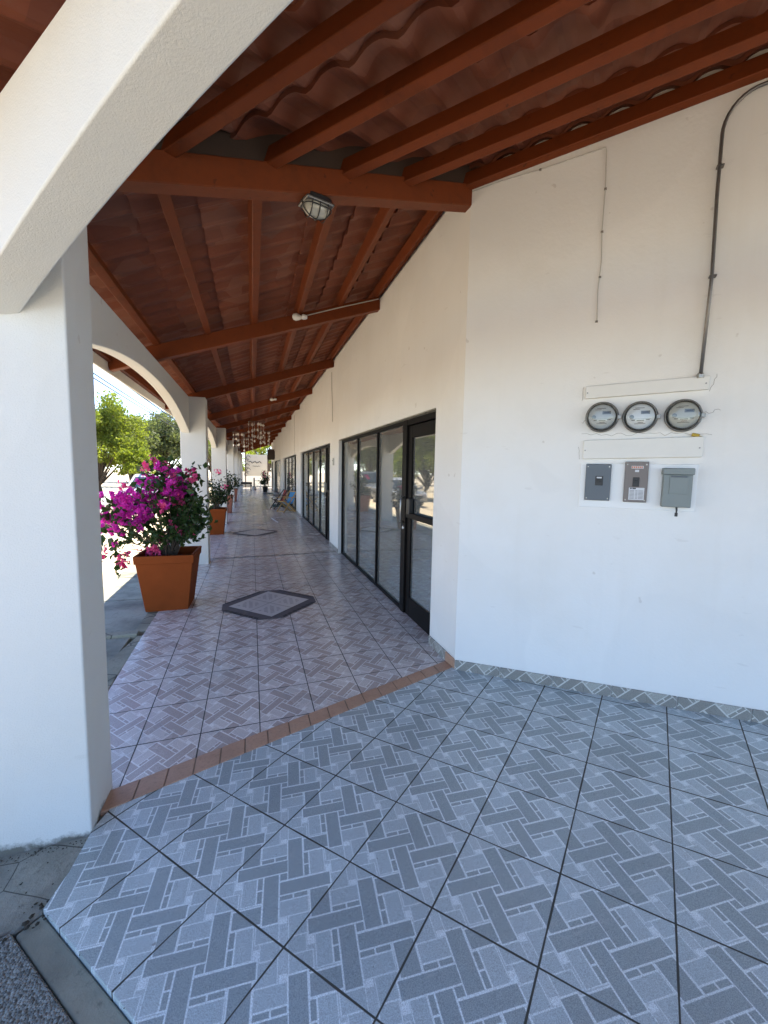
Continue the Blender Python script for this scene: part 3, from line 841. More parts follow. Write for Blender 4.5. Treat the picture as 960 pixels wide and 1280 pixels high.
# fascia along the corridor eave
h = MB(); h.beam((-1.425, 2.3, rb(-1.425) - .015), (-1.425, YEND + .4, rb(-1.425) - .015), .025, .118); rsub(h, 'fascia_board', M['white_board'], bevel=.003, seg=1)
h = MB(); h.beam((-1.392, 2.35, rb(-1.392) + .082), (-1.392, YEND + .4, rb(-1.392) + .082), .04, .17, up=(-.315, 0, .949)); rsub(h, 'purlin', M['wood'], bevel=.004, seg=1)
h = MB(); h.beam((*(HC - HD * .03).xy, hipz(-.03) + .15), (*(HC + HD * 3.05).xy, hipz(3.05) + .15), .06, .19); rsub(h, 'hip_shade_filler', M['dark_wood'])  # dark filler added in place of the shaded openings above the hip beam
h = MB(); h.beam((*(HC - HD * .4).xy, hipz(-.4) + .335), (*(HC + HD * 3.05).xy, hipz(3.05) + .335), .62, .03); rsub(h, 'ridge_cap', M['rooftile'])
# slab over the shops closes the roof space
w = MB(); w.prism([(XW + .22, 3.0), (6, 3.0), (6, YEND), (XW + .22, YEND)], 3.62, 3.75); sub(w, 'flat_roof', M['interior'])
w = MB(); q = [wpt(.3, -.21, 0), wpt(LW, -.21, 0), wpt(LW, -5, 0), wpt(1.5, -5, 0)]; w.prism([(a, b) for a, b, _ in q], 3.45, 3.6); sub(w, 'flat_roof', M['interior'])

# ------------------------------------------------------------------ electrical things on the meter wall (local x along wall, -y out of it)
def on_wall(name, s, z):
    p = CW + HX * s; return empty(name, (p.x, p.y, z), WA)
def meter(s, z, label, tilt, dialcol):
    m = on_wall('electric_meter', s, z); tag(m, label, 'electric meter', 'round electric meters on the wall')
    r = MB(); prof = [(.074, -.001), (.094, -.001), (.096, -.012), (.096, -.024), (.091, -.030), (.084, -.028), (.080, -.018), (.076, -.012)]
    r.lathe(prof, 40, 'y'); r.v = [(x, y_, z_) for x, y_, z_ in r.v]
    r.box((.088, -.03, -.014), (.108, -.006, .010)) 
    r.build('socket_ring', M['ring'], m, smooth=False, bevel=.001, seg=1)
    b = MB(); b.lathe([(.0795, -.012), (.0795, -.040), (.076, -.042)], 40, 'y'); b.build('meter_body', M['black'], m)
    fce = MB(); fce.lathe([(.0770, -.0425), (.0770, -.048)], 40, 'y'); face = fce.build('dial_face', dialcol, m)
    dsp = MB(); dsp.box((.002, -.0505, .014), (.050, -.0480, .034)); dsp.build('display', M['lcd'], face)
    k = MB()
    k.box((.010, -.0515, .020), (.042, -.0506, .028))
    k.build('digits', M['ink'], face)
    k = MB(); k.lathe([(.013, -.0482), (.013, -.0492)], 16, 'y', (-.046, 0, -.002)); k.build('emblem', M['lcd'], face)
    k = MB()
    for (x0, x1, zz, hh) in ((-.046, -.026, -.024, .006), (-.018, .022, -.027, .006), (-.012, .018, -.037, .004), (.03, .05, -.022, .005), (-.03, .03, -.045, .003), (-.04, -.004, .042, .003), (-.03, .02, .050, .003), (-.058, .058, -.0145, .0012)):
        k.box((x0, -.0490, zz), (x1, -.0481, zz + hh))
    k.build('dial_lettering', M['ink'], face)
    c = MB(); c.lathe([(.082, -.028), (.083, -.055), (.080, -.072), (.070, -.082), (.04, -.086), (.006, -.0865)], 40, 'y'); c.build('glass_cover', M['clear'], m, smooth=True)
    return m
M['dial2'] = simple('pale_meter_dial', (.60, .61, .61), .45, var=.05, scale=30)
M['dial3'] = simple('beige_meter_dial', (.40, .39, .34), .5, var=.06, scale=30)
meter(.916, 1.897, 'grey faced round electric meter nearest to the shop door, thin bright rim', 0, M['dial'])
meter(1.126, 1.890, 'pale shiny round electric meter between the two greyer ones', 0, M['dial2'])
meter(1.347, 1.890, 'beige faced round electric meter above the yellow tag, near the pipe', 0, M['dial3'])

def cover(name, s0, s1, za, zb, hgt, label):
    L = s1 - s0
    m = on_wall(name, (s0 + s1) / 2, za); tag(m, label, 'cover plate')
    b = MB(); b.prism([(-L / 2, -.024, 0, hgt), (L / 2, -.024, zb - za, zb - za + hgt), (L / 2, .002, zb - za, zb - za + hgt), (-L / 2, .002, 0, hgt)], 0, 0)
    pl = b.build('board', M['white_board'], m, bevel=.004, seg=2)
    for x in (-L / 2 + .012, L / 2 - .018):
        zc = (zb - za) * (x + L / 2) / L + hgt * .45
        q = MB(); q.lathe([(.004, -.0275), (.004, -.024)], 10, 'y', (x, 0, zc)); q.build('screw', M['ring'], pl)
    return m
cover('duct_cover', .812, 1.463, 2.018, 2.035, .078, 'slim cream duct cover board tilted above the round meters')
cover('duct_cover', .819, 1.459, 1.632, 1.645, .120, 'wide white cover board between the meters and the breaker boxes')
m = on_wall('mounting_panel', .81, 1.318); tag(m, 'flat white mounting panel framing the three breaker boxes', 'panel')
b = MB(); b.box((0, -.008, 0), (.637, .002, .284)); b.build('board', M['white_paint'], m, bevel=.003, seg=2)

def breaker(s0, z0, w_, h_, mat, label, kind):
    m = on_wall('breaker_box', s0, z0); tag(m, label, 'breaker box')
    b = MB()
    if kind < 2:
        b.box((0, -.032, 0), (w_, -.008, h_)); pl = b.build('cover', mat, m, bevel=.004, seg=2)
        cx, cz = (w_ * .55, h_ * .54) if kind == 0 else (w_ * .5, h_ * .50)
        sw = MB(); hw, hh = (.022, .030) if kind == 0 else (.018, .029); sw.box((cx - hw, -.036, cz - hh), (cx + hw, -.031, cz + hh)); s_ = sw.build('switch', M['black'], m, bevel=.002, seg=1)
        tg = MB(); tg.box((cx - .009, -.046, cz - .006), (cx + .009, -.036, cz + .012)); tg.build('toggle', M['black'], s_, bevel=.002, seg=1)
        if kind == 0:
            q = MB(); q.box((cx - .015, -.0368, cz + .016), (cx + .014, -.0358, cz + .025)); q.build('marking', M['paper'], s_)
        else:
            q = MB(); q.box((w_ * .27, -.0335, h_ * .83), (w_ * .78, -.0325, h_ * .895)); st = q.build('sticker', M['paper'], m)
            q = MB(); [q.box((w_ * (.29 + .08 * i), -.0342, h_ * .84), (w_ * (.34 + .08 * i), -.0335, h_ * .885)) for i in range(6)]; q.build('sticker_lettering', M['orange_ink'], st)
            q = MB(); q.box((w_ * .43, -.0335, h_ * .745), (w_ * .60, -.0325, h_ * .80)); q.build('sticker', M['paper'], m)
            q = MB(); q.box((w_ * .22, -.0335, h_ * .06), (w_ * .88, -.0325, h_ * .36)); st = q.build('sticker', M['paper'], m); tag(st, 'printed white label at the bottom')
            q = MB()
            q.box((w_ * .27, -.0342, h_ * .325), (w_ * .34, -.0335, h_ * .355)); q.box((w_ * .37, -.0342, h_ * .325), (w_ * .52, -.0335, h_ * .355))
            for r_ in range(7):
                zz = h_ * (.09 + .032 * r_)
                for (a, bb) in ((.26, .46), (.50, .60), (.63, .84)): q.box((w_ * a, -.0342, zz), (w_ * bb, -.0335, zz + .0022))
            q.build('sticker_lettering', M['ink'], st)
        q = MB(); [q.lathe([(.0035, -.0345), (.0035, -.031)], 8, 'y', (x, 0, zz)) for x in (.012, w_ - .012) for zz in (.014, h_ - .018)]; q.build('screws', M['steel'], pl)
    else:
        b.box((0, -.075, 0), (w_, -.008, h_ - .038)); pl = b.build('case', mat, m, bevel=.005, seg=2)
        l = MB(); l.box((-.006, -.088, h_ - .040), (w_ + .006, -.008, h_)); l.build('lid_hood', mat, m, bevel=.006, seg=2)
        l = MB(); l.box((w_ * .22, -.080, h_ * .34), (w_ * .86, -.0745, h_ * .80)); pn = l.build('door_panel', mat, m, bevel=.002, seg=2)
        l = MB(); l.box((w_ * .26, -.0845, h_ * .765), (w_ * .80, -.0795, h_ * .795)); l.build('finger_lip', M['breaker_grey'], pn, bevel=.001, seg=1)
        l = MB(); l.tube([(w_ * .55, -.045, .005), (w_ * .56, -.05, -.02), (w_ * .555, -.05, -.036)], [.006, .005, .004], 8); l.tube([(w_ * .555, -.05, -.034), (w_ * .553, -.05, -.056)], .008, 8); l.build('cable_tail', M['black'], m)
    return m
breaker(.843, 1.365, .147, .235, M['breaker_grey'], 'blue grey flush breaker box with one small black switch', 0)
breaker(1.066, 1.363, .127, .253, M['breaker_brown'], 'taupe breaker box with white stickers between two grey boxes', 1)
breaker(1.268, 1.345, .147, .233, M['breaker_green'], 'greenish grey hooded breaker box with a short black cable below', 2)
m = on_wall('yellow_tag', 1.425, 1.772); tag(m, 'small yellow brown tag stuck under the meter near the pipe', 'tag')
b = MB(); b.box((-.026, -.020, -.010), (.012, -.003, .010)); b.build('tag_body', M['yellow'], m, bevel=.003, seg=2).rotation_euler = (0, R(14), 0)
b = MB(); b.box((.014, -.016, -.012), (.030, -.004, .003)); b.build('tag_end', M['yellow'], m, bevel=.002, seg=1).rotation_euler = (0, R(20), 0)
# cracks in the plaster round the meters
cr = MB()
def crackline(pts):
    for a, b in zip(pts, pts[1:]):
        cr.tube([(a[0], -.0005, a[1]), (b[0], -.0005, b[1])], .0010, 5)
def wander(s0, z0, s1, z1, n):
    return [(s0 + (s1 - s0) * i / n + rng.uniform(-.004, .004), z0 + (z1 - z0) * i / n + rng.uniform(-.012, .012)) for i in range(n + 1)]
crackline(wander(.80, 1.79, 1.50, 1.782, 24)); crackline(wander(.80, 1.86, .83, 1.90, 4)); crackline(wander(1.45, 1.90, 1.53, 1.915, 6)); crackline(wander(.79, 2.01, .80, 2.09, 5)); crackline(wander(1.47, 2.03, 1.50, 2.12, 5)); crackline(wander(.8, 1.62, .79, 1.70, 5))
o = cr.build('plaster_cracks', M['crack'], shop); p = CW - shop.location; o.location = (p.x, p.y, 0); o.rotation_euler = (0, 0, WA)
# hairline marks at the bend and filler patch lines
# conduit
m = on_wall('conduit_pipe', 1.415, 2.11); tag(m, 'grey metal conduit pipe rising from the duct cover and bending under the roof', 'conduit')
pts = [(0, 0), (.013, .56), (.004, 1.0), (.004, 1.30)]
arcp = [(.004 + .17 * (1 - math.cos(a)), 1.30 + .20 * math.sin(a)) for a in np.linspace(.15, R(80), 8)]
tail = [(.30, 1.515), (.8, 1.56), (2.0, 1.68)]
b = MB(); b.tube([(x, -.026, z) for x, z in pts + arcp + tail], .0092, 10); b.build('pipe', M['galv'], m, smooth=True)
for (x, z) in ((.013, .555), (.004, 1.14)):
    b = MB(); b.box((x - .013, -.036, z - .005), (x + .022, -.002, z + .005)); b.build('clamp', M['galv'], m, bevel=.002, seg=1)
b = MB(); b.lathe([(.018, -.008), (.018, .012), (.015, .02)], 12, 'z', (0, -.022, 0)); b.build('coupling', M['steel'], m)
m = on_wall('wall_cable', .01, 3.49); tag(m, 'thin pale cable along the roof line then hanging down the wall', 'cable')
b = MB(); pts = [(0, 0.002), (.2, .018), (.45, .020), (.7, .035), (.832, .042), (.836, .02), (.842, -.2), (.838, -.45), (.846, -.62), (.836, -.80), (.842, -.99)]
b.tube([(x, -.006, z) for x, z in pts], .0032, 6); b.build('wire', M['cable'], m)
for (x, z) in ((.842, -.2), (.838, -.45), (.842, -.72), (.839, -.99), (.45, .02)):
    b = MB(); b.box((x - .006, -.010, z - .005), (x + .008, 0, z + .005)); b.build('staple', M['cable_dark'], m)
for (yy, z0, z1) in ((8.42, 2.46, 3.45), (16.06, 2.0, 3.5), (23, 2.1, 3.5)):
    pass
def wirething(y, z0, z1, label):
    o = empty('wall_cable', (XW, y, z0)); tag(o, label, 'cable')
    b = MB(); b.tube([(-.006, .12, z1 - z0), (-.006, .10, (z1 - z0) * .7), (-.006, .03, .3 * (z1 - z0)), (-.006, 0, 0)], .004, 6); b.build('wire', M['cable_dark'], o)
wirething(8.33, 2.46, 3.42, 'thin dark wire hanging on the wall above the second shop front')
wirething(16.05, 2.08, 3.5, 'thin dark wire on the wall above the third shop front')
m = empty('door_bell_box', (XW, 8.18, 1.62)); tag(m, 'small grey box on the wall between first and second shop front', 'wall box')
b = MB(); b.box((-.025, -.03, 0), (0, .03, .14)); b.build('case', M['steel'], m, bevel=.004, seg=2)
b = MB(); b.lathe([(.010, -.032), (.010, -.025)], 10, 'x', (0, 0, .09)); b.build('button', M['black'], m)

# ------------------------------------------------------------------ lamps under the roof
p = HC + HD * 1.19
m = empty('bulkhead_light', (p.x, p.y, hipz(1.19) + .018), math.atan2(HD.y, HD.x)); tag(m, 'oval caged bulkhead light with dark hood under the diagonal beam', 'lamp')
def superell(a, b, c, n=20, k=9, e=3.2):
    vs = []; fs = []
    for j in range(k + 1):
        ph = (math.pi / 2) * j / k
        for i in range(n):
            th = 2 * math.pi * i / n
            cs, sn = math.cos(th), math.sin(th)
            r = (abs(cs) ** e + abs(sn) ** e) ** (-1 / e)
            q = math.cos(ph) ** .75
            vs.append((a * cs * r * q, b * sn * r * q, -c * math.sin(ph)))
    for j in range(k):
        for i in range(n): fs.append((j * n + i, j * n + (i + 1) % n, (j + 1) * n + (i + 1) % n, (j + 1) * n + i))
    fs.append(tuple(range(n)))
    return vs, fs
b = MB(); b.prism([(.102 * math.copysign(abs(math.cos(t)) ** .6, math.cos(t)), .068 * math.copysign(abs(math.sin(t)) ** .6, math.sin(t))) for t in np.linspace(0, 2 * math.pi, 24, endpoint=False)], -.035, -.001); b.build('base', M['black'], m, bevel=.006, seg=2)
v_, f_ = superell(.092, .060, .085); b = MB(); b.add([(x, y_, z_ - .034) for x, y_, z_ in v_], f_); b.build('glass', M['lampglass'], m, smooth=True)
cg = MB()
for x in (-.055, 0, .055):
    cg.tube([(x, .069 * math.cos(a), -.034 - .094 * math.sin(a)) for a in np.linspace(0, math.pi, 15)], .0035, 6)
cg.tube([(.100 * math.cos(a), 0, -.034 - .092 * math.sin(a)) for a in np.linspace(0, math.pi, 15)], .0035, 6)
cg.tube([(.098 * math.copysign(abs(math.cos(t)) ** .6, math.cos(t)), .067 * math.copysign(abs(math.sin(t)) ** .6, math.sin(t)), -.068) for t in np.linspace(0, 2 * math.pi, 25)], .0035, 6)
cg.build('cage', M['black'], m, smooth=True)
b = MB(); b.tube([(.03, -.02, .0), (.03, -.02, .01)], .012); hood = MB()
hood.prism([(-.10, -.073), (.10, -.073), (.10, .073), (-.10, .073)], -.052, -.030); hood.build('hood', M['galv'], m, bevel=.01, seg=2)
m.scale = (.86, .86, .86)
def bulb(x, y, label, conduit=True):
    z = rb(x) + .10
    o = empty('ceiling_bulb', (x, y - .055, z)); tag(o, label, 'bulb', 'bulbs under the corridor rafters')
    b = MB(); b.lathe([(.026, 0), (.030, .015), (.024, .045), (.018, .06)], 14, 'x', (-.01, -.03, 0)); b.build('lamp_holder', M['white_paint'], o)
    b = MB(); b.lathe([(.016, -.008), (.034, -.045), (.042, -.075), (.034, -.105), (.012, -.118)], 16, 'x', (-.0, -.03, -.01)); b.build('glass_bulb', M['bulb'], o, smooth=True)
    return o
bulb(.575, 5.24, 'white bulb with cord on the nearest corridor rafter'); bulb(.56, 11.34, 'small white bulb on the third corridor rafter')
o = empty('lamp_cord', (.62, 5.17, rb(.62) + .11)); tag(o, 'white cord running up the first rafter from bulb to wall', 'cord')
b = MB(); b.tube([(0, 0, 0), (.45, 0, .158), (.87, .01, .30)], .006, 6); b.build('cord', M['cable'], o)

# ------------------------------------------------------------------ planters and shrubs
def planter(x, y, z, bw, tw, h, mat, label):
    o = empty('planter', (x, y, z), R(rng.uniform(-2, 2))); tag(o, label, 'planter', 'square planters along the arcade')
    b = MB(); t = .03
    def ring(w, zz): return [(-w / 2, -w / 2, zz), (w / 2, -w / 2, zz), (w / 2, w / 2, zz), (-w / 2, w / 2, zz)]
    hr = h - .085
    wr = bw + (tw - bw) * hr / h - .012
    vs = ring(bw, 0) + ring(wr, hr) + ring(wr - 2 * t, hr) + ring(bw - 2 * t, .03)
    fs = [(3, 2, 1, 0)]
    for a in (0, 4, 8):
        fs += [(a + i, a + (i + 1) % 4, a + 4 + (i + 1) % 4, a + 4 + i) for i in range(4)]
    fs.append((12, 13, 14, 15))
    b.add(vs, fs); b.build('body', mat, o, bevel=.008, seg=2)
    b = MB(); vs = ring(tw - .012, hr - .002) + ring(tw, h) + ring(tw - 2 * t - .01, h) + ring(tw - 2 * t - .02, hr - .002)
    fs = []
    for a in (0, 4, 8): fs += [(a + i, a + (i + 1) % 4, a + 4 + (i + 1) % 4, a + 4 + i) for i in range(4)]
    fs += [(12 + i, 12 + (i + 1) % 4, (i + 1) % 4, i) for i in range(4)]
    b.add(vs, fs); b.build('rim', mat, o, bevel=.006, seg=2)
    b = MB(); w = tw - 2 * t - .03; N = 8
    vs = [(-w / 2 + w * i / N, -w / 2 + w * j / N, h - .10 + rng.uniform(-.012, .015)) for i in range(N + 1) for j in range(N + 1)]
    b.add(vs, [(i * (N + 1) + j, (i + 1) * (N + 1) + j, (i + 1) * (N + 1) + j + 1, i * (N + 1) + j + 1) for i in range(N) for j in range(N)]); b.build('soil', M['soil'], o, smooth=True)
    return o
planter(-.908, 5.31, -.055, .43, .60, .635, M['terracotta'], 'large terracotta planter holding the magenta bougainvillea beside the corner pillar')
planter(-.87, 10.98, -.05, .40, .54, .62, M['terracotta'], 'terracotta planter standing just past the second pillar')
planter(-.92, 16.2, -.05, .40, .54, .62, M['terracotta_dark'], 'dark red planter at the third pillar, narrow in view')
planter(-.92, 21.6, -.05, .40, .54, .62, M['terracotta_dark'], 'reddish planter far along the arcade, near the dark bench')

def leaf_quads(C, N, size, aspect=.55, up=None, cup=.25, jit=1.0):
    """C: centres (n,3); returns folded pointed leaves, 6 verts / 4 tris-quads each"""
    n = len(C)
    d = nrg.normal(size=(n, 3)); d[:, 2] -= .25; d /= np.linalg.norm(d, axis=1)[:, None]
    r = nrg.normal(size=(n, 3)); s = np.cross(d, r); s /= np.linalg.norm(s, axis=1)[:, None]
    k = np.cross(s, d)
    L = size * (0.65 + .7 * nrg.random(n))[:, None]
    w = L * aspect * .5
    base = C - d * L * .5
    V = np.stack([base, base + d * L * .42 + s * w + k * w * cup, base + d * L, base + d * L * .42 - s * w + k * w * cup, base + d * L * .45 - k * w * .15], 1).reshape(-1, 3)
    i = np.arange(n)[:, None] * 5
    F = np.concatenate([i + np.array([[0, 1, 4]]), i + np.array([[1, 2, 4]]), i + np.array([[2, 3, 4]]), i + np.array([[3, 0, 4]])], 0)
    return V, F
def leaves(name, C, size, mat, parent, aspect=.6, cup=.25):
    V, F = leaf_quads(np.asarray(C), None, size, aspect, cup=cup)
    return raw_mesh(name, V, F, mat, parent)

def shrub(name, root, label, cat, tips, leafmat_, flowers=None, pink=None, nleaf=26, lsize=.05, spread=.085, group=None, extra=(), tmin=.40):
    o = empty(name, root); tag(o, label, cat, group)
    st = MB(); L = []
    rt = Vector(root)
    for tp in tips:
        tp = Vector(tp) - rt
        b0 = Vector((rng.uniform(-.05, .05), rng.uniform(-.05, .05), -.03))
        mid = b0.lerp(tp, .45) + Vector((rng.uniform(-.06, .06), rng.uniform(-.06, .06), .10))
        pts = []
        for k in range(9):
            t = k / 8; pts.append(b0 * (1 - t) ** 2 + mid * 2 * t * (1 - t) + tp * t * t)
        r0 = rng.uniform(.006, .011)
        st.tube(pts, [r0 * (1 - .8 * k / 8) for k in range(9)], 5)
        for k in range(nleaf):
            t = min(rng.uniform(tmin, 1.08), 1.0)
            q = b0 * (1 - t) ** 2 + mid * 2 * t * (1 - t) + tp * t * t
            L.append((q.x + rng.gauss(0, spread), q.y + rng.gauss(0, spread), q.z + rng.gauss(0, spread)))
    for e_ in extra:
        e_ = Vector(e_) - rt
        for k in range(nleaf): L.append((e_.x + rng.gauss(0, spread * 1.1), e_.y + rng.gauss(0, spread * 1.1), e_.z + rng.gauss(0, spread * 1.1)))
    L = [q for q in L if not (q[2] < .17 and abs(q[0]) < .46 and abs(q[1]) < .46)]
    st.build('stems', M['bark'], o, smooth=True)
    leaves('leaves', L, lsize, leafmat_, o, .68)
    for nm, fl_, mt, cnt, sp_, sz in (('flowers', flowers, M['bract'], 54, .046, .050), ('flowers', pink, M['bract_pink'], 26, .032, .044)):
        if fl_:
            P = []
            for c in fl_:
                c = Vector(c[:3]) - rt
                sub_ = [(rng.gauss(0, sp_), rng.gauss(0, sp_), rng.gauss(0, sp_)) for _ in range(6)]
                for k in range(cnt):
                    s_ = sub_[k % 6]
                    P.append((c.x + s_[0] + rng.gauss(0, .014), c.y + s_[1] + rng.gauss(0, .014), c.z + s_[2] + rng.gauss(0, .014)))
            fo = leaves(nm, P, sz, mt, o, .85, cup=.5)
            if pink and fl_ is pink: tag(fo, 'pink bracts on the lower shoots')
    return o
def b2w(px, py, dy=0.0):
    """bougainvillea layout sketch: photo-ish coordinates to metres in the plane of the pot"""
    y = 5.3 + dy
    return (-1.56 + (px - 128) * .00795, y, 1.395 - (py - 600) * .0089)
mag = [(138, 628), (152, 620), (148, 642), (134, 652), (165, 636), (172, 614), (181, 642), (190, 626), (193, 602), (186, 610), (207, 612), (201, 603), (200, 632), (176, 655), (218, 606), (160, 654), (145, 634), (186, 634), (170, 625), (157, 628), (212, 626), (180, 622), (166, 646), (196, 618), (140, 645), (150, 652), (131, 664), (226, 600), (213, 590), (219, 614), (231, 612), (206, 596), (224, 622)]
pk = [(226, 640), (236, 650), (240, 590), (246, 598), (222, 596), (214, 622), (228, 628), (220, 618), (208, 630), (148, 698), (135, 690), (197, 668), (206, 674), (190, 688), (201, 683), (186, 692), (222, 656), (160, 610), (188, 583), (140, 710), (238, 668), (198, 580)]
random.seed(3)
mg = [b2w(x, y, rng.uniform(-.28, .12)) for x, y in mag]; pkk = [b2w(x, y, rng.uniform(-.25, .15)) for x, y in pk]
tips = [b2w(x, y, rng.uniform(-.32, .35)) for x, y in mag[::2] + pk + [(248, 612), (255, 632), (252, 650), (240, 620), (228, 612), (244, 640), (258, 660), (236, 632), (246, 662), (230, 640), (215, 628), (205, 640), (232, 600), (216, 586), (250, 622), (252, 640), (240, 630), (213, 600), (150, 676), (160, 690), (168, 680), (145, 664), (176, 660), (208, 594), (256, 645), (236, 595), (225, 600)]]
shrub('bougainvillea', (-.90, 5.31, .50), 'bushy bougainvillea with bright magenta flowers in the large planter', 'shrub', tips, M['leaf_boug'], mg, pkk, nleaf=34, lsize=.076, spread=.062, tmin=.58)
def bush(x, y, z, w, h, label, n, mat, pinks=4, name='potted_shrub', ls=.06):
    tips = []
    for k in range(n):
        a = rng.uniform(0, 6.28); r = w * math.sqrt(rng.random()); tips.append((x + r * math.cos(a), y + r * math.sin(a), z + h * (.25 + .75 * rng.random()) * (1 - .25 * r / w)))
    pkk = [(x + rng.uniform(-.6, .6) * w, y - rng.uniform(.2, .8) * w, z + h * rng.uniform(.5, .95)) for _ in range(pinks)]
    return shrub(name, (x, y, z), label, 'shrub', tips, mat, None, pkk if pinks else None, nleaf=26, lsize=ls, spread=.07, group='shrubs in the planters')
bush(-.84, 10.98, .50, .38, 1.02, 'dark leafy shrub with a few pink blooms in the planter past the second pillar', 40, M['leaf_dark'], 2)
bush(-.85, 16.2, .5, .36, 1.0, 'dark shrub in the dark red planter at the third pillar', 30, M['leaf_dark'], 2, ls=.07)
bush(-.9, 21.6, .5, .34, .9, 'dark shrub in the far reddish planter near the bench', 20, M['leaf_dark'], 0, ls=.08)

# ------------------------------------------------------------------ corridor furnishings
def folding_chair(x, y, rz, wood_, cloth, label):
    o = empty('folding_chair', (x, y, corr_z(x, y)), rz); tag(o, label, 'chair', 'folding chairs outside the shops')
    W = .26
    for sx in (-1, 1):
        b = MB(); b.beam((sx * W, -.30, 0), (sx * W, .34, .86), .028, .04); b.build('leg', wood_, o)
        b = MB(); b.beam((sx * (W - .035), .30, 0), (sx * (W - .035), -.26, .46), .028, .04); b.build('leg', wood_, o)
        b = MB(); b.beam((sx * (W + .02), -.34, .60), (sx * (W + .02), .26, .62), .05, .022); b.build('armrest', wood_, o)
        b = MB(); b.beam((sx * (W + .02), -.28, .0), (sx * (W + .02), -.28, .60), .028, .03); b.build('leg', wood_, o)
    b = MB()
    for (yy, zz) in ((-.26, .44), (.34, .84), (.28, .03), (-.27, .03)): b.beam((-W, yy, zz), (W, yy, zz), .03, .03)
    b.build('crossbar', wood_, o)
    b = MB(); pts = [(-.25, .47), (-.10, .40), (.05, .36), (.14, .38), (.22, .55), (.33, .85)]
    vs = []
    for (yy, zz) in pts: vs += [(-W + .03, yy, zz), (W - .03, yy, zz), (-W + .03, yy + .006, zz - .008), (W - .03, yy + .006, zz - .008)]
    fs = []
    for i in range(len(pts) - 1):
        a = 4 * i; c = a + 4; fs += [(a, a + 1, c + 1, c), (a + 2, c + 2, c + 3, a + 3), (a, c, c + 2, a + 2), (a + 1, a + 3, c + 3, c + 1)]
    b.add(vs, fs); b.build('sling', cloth, o); o.scale = (.86, .86, .86)
    return o
folding_chair(1.18, 15.7, R(-62), M['yellow_wood'], M['blue_cloth'], 'yellow wood folding chair with blue canvas outside the third shop front')
folding_chair(.98, 17.0, R(-75), M['dark_wood'], M['red_cloth'], 'dark folding chair with red canvas behind the blue one')
def flatmat(name, x0, x1, y0, y1, mat, label):
    o = empty(name, ((x0 + x1) / 2, (y0 + y1) / 2, corr_z((x0 + x1) / 2, (y0 + y1) / 2))); tag(o, label, 'doormat')
    hx_, hy = (x1 - x0) / 2, (y1 - y0) / 2
    b = MB(); b.box((-hx_, -hy, .006), (hx_, hy, .018)); b.build('pile', mat, o, bevel=.004, seg=1)
    b = MB(); [b.box((-hx_ - .02, yy - .012, .004), (hx_ + .02, yy + .012, .012)) for yy in (-hy - .013, hy + .013)]; b.build('edging', M['black'], o)
flatmat('doormat', .80, 1.35, 17.9, 19.0, M['mat_green'], 'dark green doormat beside the folding chairs')
flatmat('doormat', .62, 1.25, 27.2, 28.6, M['rug_grey'], 'pale grey doormat near the far end of corridor')
o = empty('broken_stick', (.36, 11.0, corr_z(.5, 12))); o.location = (.66, 13.3, corr_z(.66, 13.3) + .006); tag(o, 'pale thin stick lying on the corridor floor by the second shop front', 'stick')
b = MB(); b.beam((-.10, .55, 0), (.02, -.45, 0), .028, .012); b.beam((.03, -.45, 0), (.05, -.62, .0), .022, .012); b.build('stick', M['paper'], o)
# hanging shell chimes
def chime(x, y, ztop, n, r, drop, label):
    o = empty('shell_chime', (x, y, ztop)); tag(o, label, 'wind chime', 'shell chimes hanging under the roof')
    b = MB(); b.tube([(r * math.cos(a), r * math.sin(a), 0) for a in np.linspace(0, 2 * math.pi, 17)], .008, 5); b.tube([(0, 0, rb(x) + .18 - ztop), (r, 0, 0)], .004, 4); b.tube([(0, 0, rb(x) + .18 - ztop), (-r, 0, 0)], .004, 4); b.build('hoop', M['dark_wood'], o)
    for k in range(n):
        a = 2 * math.pi * k / n; rr = r * (1 if k % 2 else .55); b = MB(); L = drop * rng.uniform(.7, 1)
        b.tube([(rr * math.cos(a), rr * math.sin(a), 0), (rr * math.cos(a), rr * math.sin(a), -L)], .0025, 4, mi=1)
        zz = -.08
        while zz > -L:
            t = rng.uniform(0, 3.14); c_, s_ = math.cos(t), math.sin(t); R_ = rng.uniform(.028, .045)
            ring = [(rr * math.cos(a) + c_ * R_ * math.cos(q), rr * math.sin(a) + s_ * R_ * math.cos(q), zz + R_ * math.sin(q)) for q in np.linspace(0, 2 * math.pi, 8, endpoint=False)]
            ring2 = [(p_[0] - s_ * .006, p_[1] + c_ * .006, p_[2]) for p_ in ring]
            b.add(ring + ring2, [tuple(range(8)), tuple(range(15, 7, -1))] + [(i, (i + 1) % 8, 8 + (i + 1) % 8, 8 + i) for i in range(8)]); zz -= rng.uniform(.13, .24)
        b.build('strand', [M['shell'], M['cable']], o)
chime(-.38, 15.2, 2.72, 7, .22, .6, 'pale shell chime hanging near the pillars, lowest of the chimes'); chime(.16, 14.2, 2.98, 9, .26, .7, 'wide pale shell chime over the middle of corridor'); chime(.50, 17.8, 3.02, 8, .24, .75, 'shell chime nearest the shop wall'); chime(-.1, 19.5, 2.85, 7, .22, .6, 'farthest shell chime under the corridor roof')
# dark sign box on the far wall
o = empty('sign_box', (XW, 30.6, 2.15)); tag(o, 'dark box sign sticking out from the far shop wall', 'sign')
b = MB(); b.box((-.50, -.12, 0), (-.03, .12, .72)); b.build('case', M['dark_wood'], o, bevel=.01, seg=1)
b = MB(); b.box((-.03, -.03, .1), (.0, .03, .6)); b.build('bracket', M['frame'], o)
